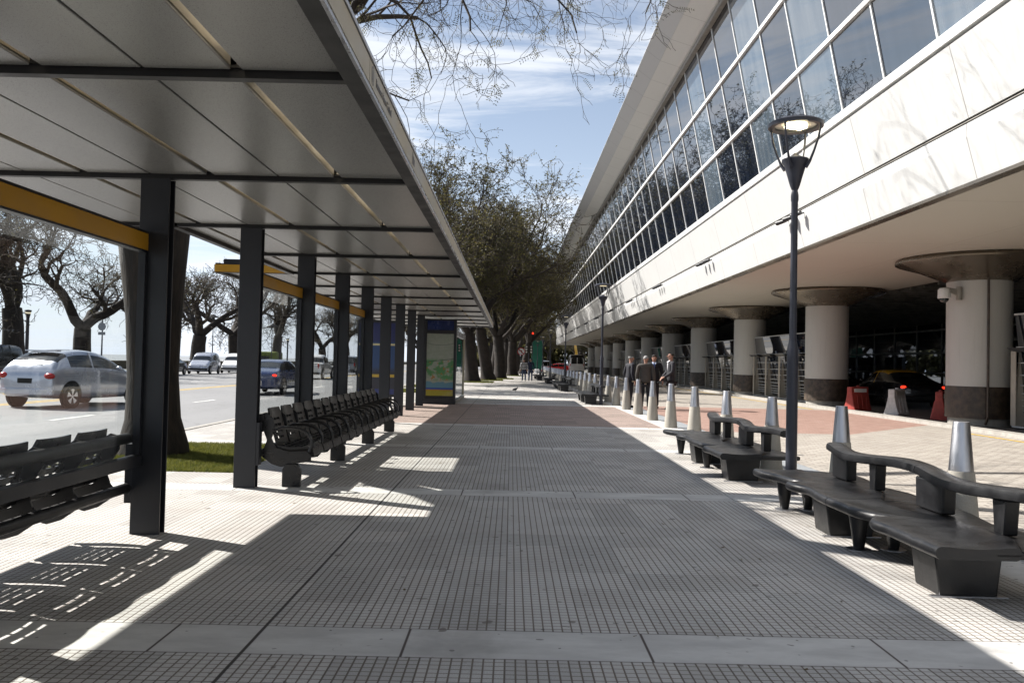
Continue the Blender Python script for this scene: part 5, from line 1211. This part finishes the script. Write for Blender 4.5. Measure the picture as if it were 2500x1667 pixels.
def b_tl2(r):
    mb = MB(); mb.box((-.18, -.12, 4.6), (.18, .1, 5.6)); part('signal_head', mb, 'black', r, bevel=.02)
    mb = MB(); mb.tube([(0, -.14, 5.42), (0, -.12, 5.42)], .13, 14); part('lens', mb, 'tailon', r)
sign_post('traffic_light', 2.85, 112, 4.6, 'traffic light showing red beside the green billboard', 'traffic light', b_tl2)
gb = empty('green_billboard', (3.6, 116, 0), 0, 'tall narrow dark green board far down the street behind the lamps', 'billboard')
mb = MB(); mb.box((-.75, 0, .6), (.75, .25, 4.6)); part('board', mb, mat('green_board', (.012, .13, .085), .5, 0, .15, 1), gb, bevel=.02)
for s in (-.5, .5): mb = MB(); mb.box((s - .06, .05, 0), (s + .06, .2, .6)); part('leg', mb, 'steel', gb)
cr_ = empty('excavator_arm', (11.3, 150, 0), 0, 'yellow jointed crane arm behind the minibus', 'crane')
mb = MB(); mb.prism([(-.5, 0, .2), (.6, 0, .2), (.75, 0, 3.2), (.3, 0, 3.4)], (0, .5, 0)); part('lower_boom', mb, taxiy, cr_, bevel=.03)
mb = MB(); mb.prism([(.3, .1, 3.2), (.8, .1, 3.0), (.1, .1, 7.2), (-.25, .1, 7.2)], (0, .4, 0)); part('upper_boom', mb, taxiy, cr_, bevel=.03)
mb = MB(); mb.box((-1, -.6, 0), (1.2, 1.2, .5)); part('base', mb, 'steel', cr_, bevel=.04)

# ================================================================ PIGEON
pg = empty('pigeon', (.22, 39.5, 0), .6, 'small dark pigeon walking on the sunlit paving in the distance', 'pigeon')
mb = MB(); P = [(-.17, 0, .10), (-.10, 0, .115), (-.03, 0, .13), (.04, 0, .14), (.09, 0, .17), (.11, 0, .205), (.135, 0, .215), (.155, 0, .21), (.18, 0, .20)]; mb.tube(P, [.012, .035, .055, .058, .035, .024, .027, .018, .003], 10)
for s in (-.02, .02): mb.tube([(.01, s, .10), (.015, s, .0)], .006, 5)
part('body', mb, mat('grey_feathers', (.05, .052, .06), .7, 0, .4, 30), pg, True)
for s in (-1, 1): mb = MB(); mb.prism([(.05, s * .05, .16), (-.04, s * .062, .13), (-.17, s * .03, .10), (-.05, s * .06, .165)], (0, s * .008, 0)); part('wing', mb, 'lampgrey', pg)
# ================================================================ PEOPLE
def skin_mesh(verts, edges, radii, lvl=2):
    me = bpy.data.meshes.new('sk'); me.from_pydata(verts, edges, []); o = bpy.data.objects.new('sk', me); COL.objects.link(o)
    m = o.modifiers.new('s', 'SKIN'); m.use_smooth_shade = True
    for i, r in enumerate(radii): me.skin_vertices[0].data[i].radius = r if isinstance(r, tuple) else (r, r)
    me.skin_vertices[0].data[0].use_root = True
    s = o.modifiers.new('u', 'SUBSURF'); s.levels = lvl; s.render_levels = lvl
    bpy.context.view_layer.update(); em = bpy.data.meshes.new_from_object(o.evaluated_get(bpy.context.evaluated_depsgraph_get())); bpy.data.objects.remove(o); return em
class Sk:
    def __init__(s): s.v = []; s.e = []; s.r = []
    def a(s, p, r, par=None):
        s.v.append(tuple(p)); s.r.append(r); k = len(s.v) - 1
        if par is not None: s.e.append((par, k))
        return k
    def chain(s, pts, rs, par=None):
        for p, r in zip(pts, rs): par = s.a(p, r, par)
        return par
    def mesh(s, m, lvl=2):
        me = skin_mesh(s.v, s.e, s.r, lvl); me.materials.clear(); me.materials.append(m if not isinstance(m, str) else M[m]); return me
HAIR = {}
def person(loc, rz, label, jacket, trousers, hairc, H=1.76, arms='down', bald=False, shirt=None, tie=None, step=0.0, shoes='black', stripes=None, stoop=0.0, headturn=0.0, group='men standing in a circle', bulk=1.0):
    """faces +y before rotation; arms: down / front / pocket ; one body, clothes and hair as children"""
    root = empty('person', loc, rz, label, 'person', group); k = H / 1.76
    def S_(p): return (p[0] * k, p[1] * k, p[2] * k)
    hy = .0 + stoop
    hip = [(-.09, .0, .92), (.09, .0, .92)]; knee = [(-.10, .02 + step * .5, .50), (.10, .02 - step * .5, .50)]; ank = [(-.11, -.02 + step, .09), (.11, -.02 - step, .09)]; toe = [(-.13, .13 + step, .035), (.13, .13 - step, .035)]
    sho = [(-.195 * bulk, -.01 + hy * .7, 1.43), (.195 * bulk, -.01 + hy * .7, 1.43)]
    if arms == 'front': elb = [(-.27, .03, 1.15), (.27, .03, 1.15)]; wri = [(-.07, .24, .99), (.07, .25, .98)]
    elif arms == 'pocket': elb = [(-.31, -.07, 1.15), (.31, -.07, 1.15)]; wri = [(-.22, .05, .95), (.22, .05, .95)]
    else: elb = [(-.27, -.03, 1.14), (.27, -.03, 1.14)]; wri = [(-.28, .05, .88), (.28, .05, .88)]
    hd = (headturn * .03, .03 + hy, 1.64)
    # --- body (skin)
    b = Sk(); pel = b.a(S_((0, 0, .97)), .05 * k); w = b.a(S_((0, 0, 1.10)), .06 * k, pel); ch = b.a(S_((0, hy * .5, 1.30)), (.085 * k, .06 * k), w); nk0 = b.a(S_((0, hy * .8, 1.46)), .055 * k, ch); nk = b.a(S_((0, .005 + hy, 1.53)), .052 * k, nk0); 
    h1 = b.a(S_((hd[0], hd[1] - .012, 1.585)), (.068 * k, .078 * k), nk); h2 = b.a(S_((hd[0], hd[1] - .016, 1.655)), (.074 * k, .094 * k), h1); h3 = b.a(S_((hd[0], hd[1] - .022, 1.715)), (.064 * k, .080 * k), h2)
    for i in (0, 1):
        s_ = b.a(S_(sho[i]), .032 * k, ch); e_ = b.a(S_(elb[i]), .026 * k, s_); w_ = b.a(S_(wri[i]), .027 * k, e_)
        d = Vector(wri[i]) - Vector(elb[i]); d.normalize(); pm_ = b.a(S_(Vector(wri[i]) + d * .055), (.036 * k, .018 * k), w_)
        side = Vector((0, 1, 0)) if abs(d.y) < .6 else Vector((1, 0, 0)); inw = Vector((1 if i == 0 else -1, 0, 0)) if arms != 'front' else Vector((0, 0, -1))
        for j, (off, ln) in enumerate(((-.027, .058), (-.009, .068), (.010, .064), (.028, .050))):
            q = Vector(wri[i]) + d * .09 + side * off; f1 = b.a(S_(q), .0088 * k, pm_); f2 = b.a(S_(q + d * ln * .5 + inw * .012), .0082 * k, f1); b.a(S_(q + d * ln * .9 + inw * .032), .007 * k, f2)
        q = Vector(wri[i]) + d * .03 + side * .035; f1 = b.a(S_(q), .011 * k, w_); b.a(S_(q + d * .045 + side * .012 + inw * .01), .009 * k, f1)
        hp = b.a(S_((hip[i][0] * .8, 0, .86)), .04 * k, pel); kn = b.a(S_(knee[i]), .035 * k, hp); an = b.a(S_(ank[i]), .026 * k, kn); b.a(S_(toe[i]), .018 * k, an)
    bme = b.mesh('skin'); bme.materials.append(trousers)
    for pl in bme.polygons:
        c_ = pl.center / k
        if c_.z < 1.47 and min((c_ - Vector(w_)).length for w_ in wri) > .15 or c_.z < .7: pl.material_index = 1
    body = obj('body', bme, root)
    # face: nose, ears
    def blob(nm, c, sz, m, par=body, n=12):
        mb = MB(); mb.lathe([(.02, -1), (.5, -.87), (.87, -.5), (1, 0), (.87, .5), (.5, .87), (.02, 1)], n=n); mb.v = [((c[0] + v[0] * sz[0]) * k, (c[1] + v[1] * sz[1]) * k, (c[2] + v[2] * sz[2]) * k) for v in mb.v]; return part(nm, mb, m, par, True)
    blob('nose', (hd[0], hd[1] + .082, 1.632), (.014, .022, .024), 'skin'); blob('mouth', (hd[0], hd[1] + .070, 1.592), (.024, .008, .006), mat_lip)
    for s in (-1, 1):
        blob('ear', (hd[0] + s * .076, hd[1] - .012, 1.640), (.010, .020, .032), 'skin'); blob('eye', (hd[0] + s * .030, hd[1] + .072, 1.660), (.013, .007, .007), 'black'); blob('eyebrow', (hd[0] + s * .031, hd[1] + .074, 1.678), (.018, .007, .005), hairc)
    # hair cap
    mb = MB(); nu, nv = 20, 10; vs = []; fs = []
    zc_, ry, rx = 1.668, .106, .086
    for j in range(nv + 1):
        ph = j / nv
        for i in range(nu):
            a = 2 * pi * i / nu; frontness = max(0, sin(a)); lim = 1.75 - 1.05 * frontness ** 1.2
            th = ph * lim
            if bald: th = 1.05 + ph * .72 if sin(a) < .25 else 1.05 + ph * .05
            ii = .004 * sin(i * 5 + j * 3)
            vs.append(((hd[0] + (rx + ii) * sin(th) * cos(a)) * k, (hd[1] - .018 + (ry + ii) * sin(th) * sin(a)) * k, (zc_ + .088 * cos(th)) * k))
    for j in range(nv):
        for i in range(nu): fs.append((j * nu + i, j * nu + (i + 1) % nu, (j + 1) * nu + (i + 1) % nu, (j + 1) * nu + i))
    mb.add(vs, fs); part('hair', mb, hairc, root, True)
    # jacket
    j = Sk(); B = bulk
    bt = j.a(S_((0, -.005, .84)), (.180 * B * k, .125 * k)); m1 = j.a(S_((0, .0, .98)), (.185 * B * k, .130 * k), bt); m2 = j.a(S_((0, .01 + hy * .2, 1.14)), (.170 * B * k, .125 * k), m1); c1 = j.a(S_((0, hy * .5, 1.31)), (.185 * B * k, .125 * k), m2); c2 = j.a(S_((0, -.01 + hy * .75, 1.42)), (.135 * B * k, .095 * k), c1); j.a(S_((0, -.015 + hy * .9, 1.485)), (.07 * k, .06 * k), c2)
    for i in (0, 1):
        s_ = j.a(S_(sho[i]), .078 * k, c2); e_ = j.a(S_(elb[i]), .062 * k, s_); wv_ = Vector(wri[i]) * .97 + Vector(elb[i]) * .03; j.a(S_(wv_), .046 * k, e_)
    jk = obj('jacket' if not stripes else 'striped_shirt', j.mesh(jacket), root)
    # trousers
    t = Sk(); p0 = t.a(S_((0, 0, .92)), (.165 * k, .12 * k))
    for i in (0, 1):
        a_ = t.a(S_((hip[i][0] * 1.05, 0, .80)), .098 * k, p0); b_ = t.a(S_(knee[i]), .074 * k, a_); c_ = t.a(S_((ank[i][0], ank[i][1] - .005, .22)), .062 * k, b_); t.a(S_((ank[i][0], ank[i][1] + .01, .075)), .062 * k, c_)
    obj('trousers', t.mesh(trousers), root)
    for i in (0, 1):
        s = Sk(); s.chain([S_((ank[i][0], ank[i][1] - .05, .045)), S_((ank[i][0], ank[i][1] + .02, .05)), S_((toe[i][0], toe[i][1] - .02, .035)), S_((toe[i][0] * 1.02, toe[i][1] + .05, .03))], [.040 * k, .046 * k, .042 * k, .030 * k]); obj('shoe', s.mesh(shoes), root)
    if shirt:
        mb = MB(); fy = .098 + hy * .5
        mb.prism([S_((-.042, fy - .012 + hy * .3, 1.475)), S_((.042, fy - .012 + hy * .3, 1.475)), S_((.0, fy + .006, 1.20))], (0, .012 * k, 0)); part('shirt', mb, shirt, root)
        mb = MB()
        for s in (-1, 1): mb.prism([S_((s * .012, .055 + hy, 1.505)), S_((s * .075, .035 + hy, 1.51)), S_((s * .06, .10 + hy * .9, 1.455)), S_((s * .02, .115 + hy * .9, 1.44))], (0, .012 * k, .004))
        part('collar', mb, shirt, root)
        if tie: mb = MB(); mb.prism([S_((-.018, fy + .028 + hy * .3, 1.47)), S_((.018, fy + .028 + hy * .3, 1.47)), S_((.028, fy + .034, 1.22)), S_((0, fy + .034, 1.17)), S_((-.028, fy + .034, 1.22))], (0, .006 * k, 0)); part('tie', mb, tie, root)
    return root
mat_lip = mat('lips', (.22, .08, .06), .5)
grey_hair = mat('grey_hair', (.27, .265, .255), .8, 0, .3, 60); dark_hair = mat('dark_hair', (.018, .013, .010), .7, 0, .3, 60)
def cloth(nm, c): return mat(nm, c, .85, 0, .22, 5, .25, 26)
suit1 = cloth('dark_navy_suit', (.014, .014, .020)); suit2 = cloth('brown_grey_jacket', (.052, .046, .040)); suit3 = cloth('black_suit', (.009, .009, .012)); suit4 = cloth('charcoal_suit', (.022, .022, .027)); tr1 = cloth('dark_trousers', (.012, .012, .015)); lightblue = cloth('light_blue_shirt', (.42, .48, .62)); bluetie = cloth('blue_tie', (.05, .10, .32)); whites = cloth('white_shirt', (.6, .6, .62)); jeans = cloth('blue_jeans', (.03, .045, .09)); navy = cloth('navy_jacket', (.02, .026, .055))
person((3.92, 27.4, 0), radians(-70), 'balding grey haired man in dark suit on the left of the group, facing right', suit1, tr1, grey_hair, 1.74, bald=True, shirt=lightblue, stoop=.05)
person((4.28, 26.3, 0), radians(-14), 'grey haired man in brown grey jacket seen from behind, in the middle of the group', suit2, tr1, grey_hair, 1.72, bulk=1.12, stoop=.02)
person((4.72, 27.3, 0), radians(172), 'dark haired man in black suit and blue tie facing the camera', suit3, tr1, dark_hair, 1.77, shirt=lightblue, tie=bluetie, bulk=1.08)
person((5.12, 26.5, 0), radians(98), 'tall balding man in charcoal suit on the right of the group, facing left, hands clasped', suit4, tr1, dark_hair, 1.84, arms='front', bald=True, shirt=whites, step=.04)
def m_stripes():
    t = NT('striped_knit'); p = t.obj(); X, Y, Z_ = t.xyz(p); s = t.math('GREATER_THAN', t.math('PINGPONG', Z_, .055), .028)
    return t.done(t.bsdf(t.mix(s, (.02, .022, .03), (.5, .5, .5)), .85))
person((1.0, 64, 0), radians(2), 'distant walker in a horizontally striped jumper, left of the pair', m_stripes(), jeans, dark_hair, 1.72, step=.12, stripes=True, group='people walking away down the pavement')
person((1.52, 64.4, 0), radians(-3), 'distant walker in a dark blue jacket, right of the pair', navy, jeans, dark_hair, 1.74, step=-.12, group='people walking away down the pavement')
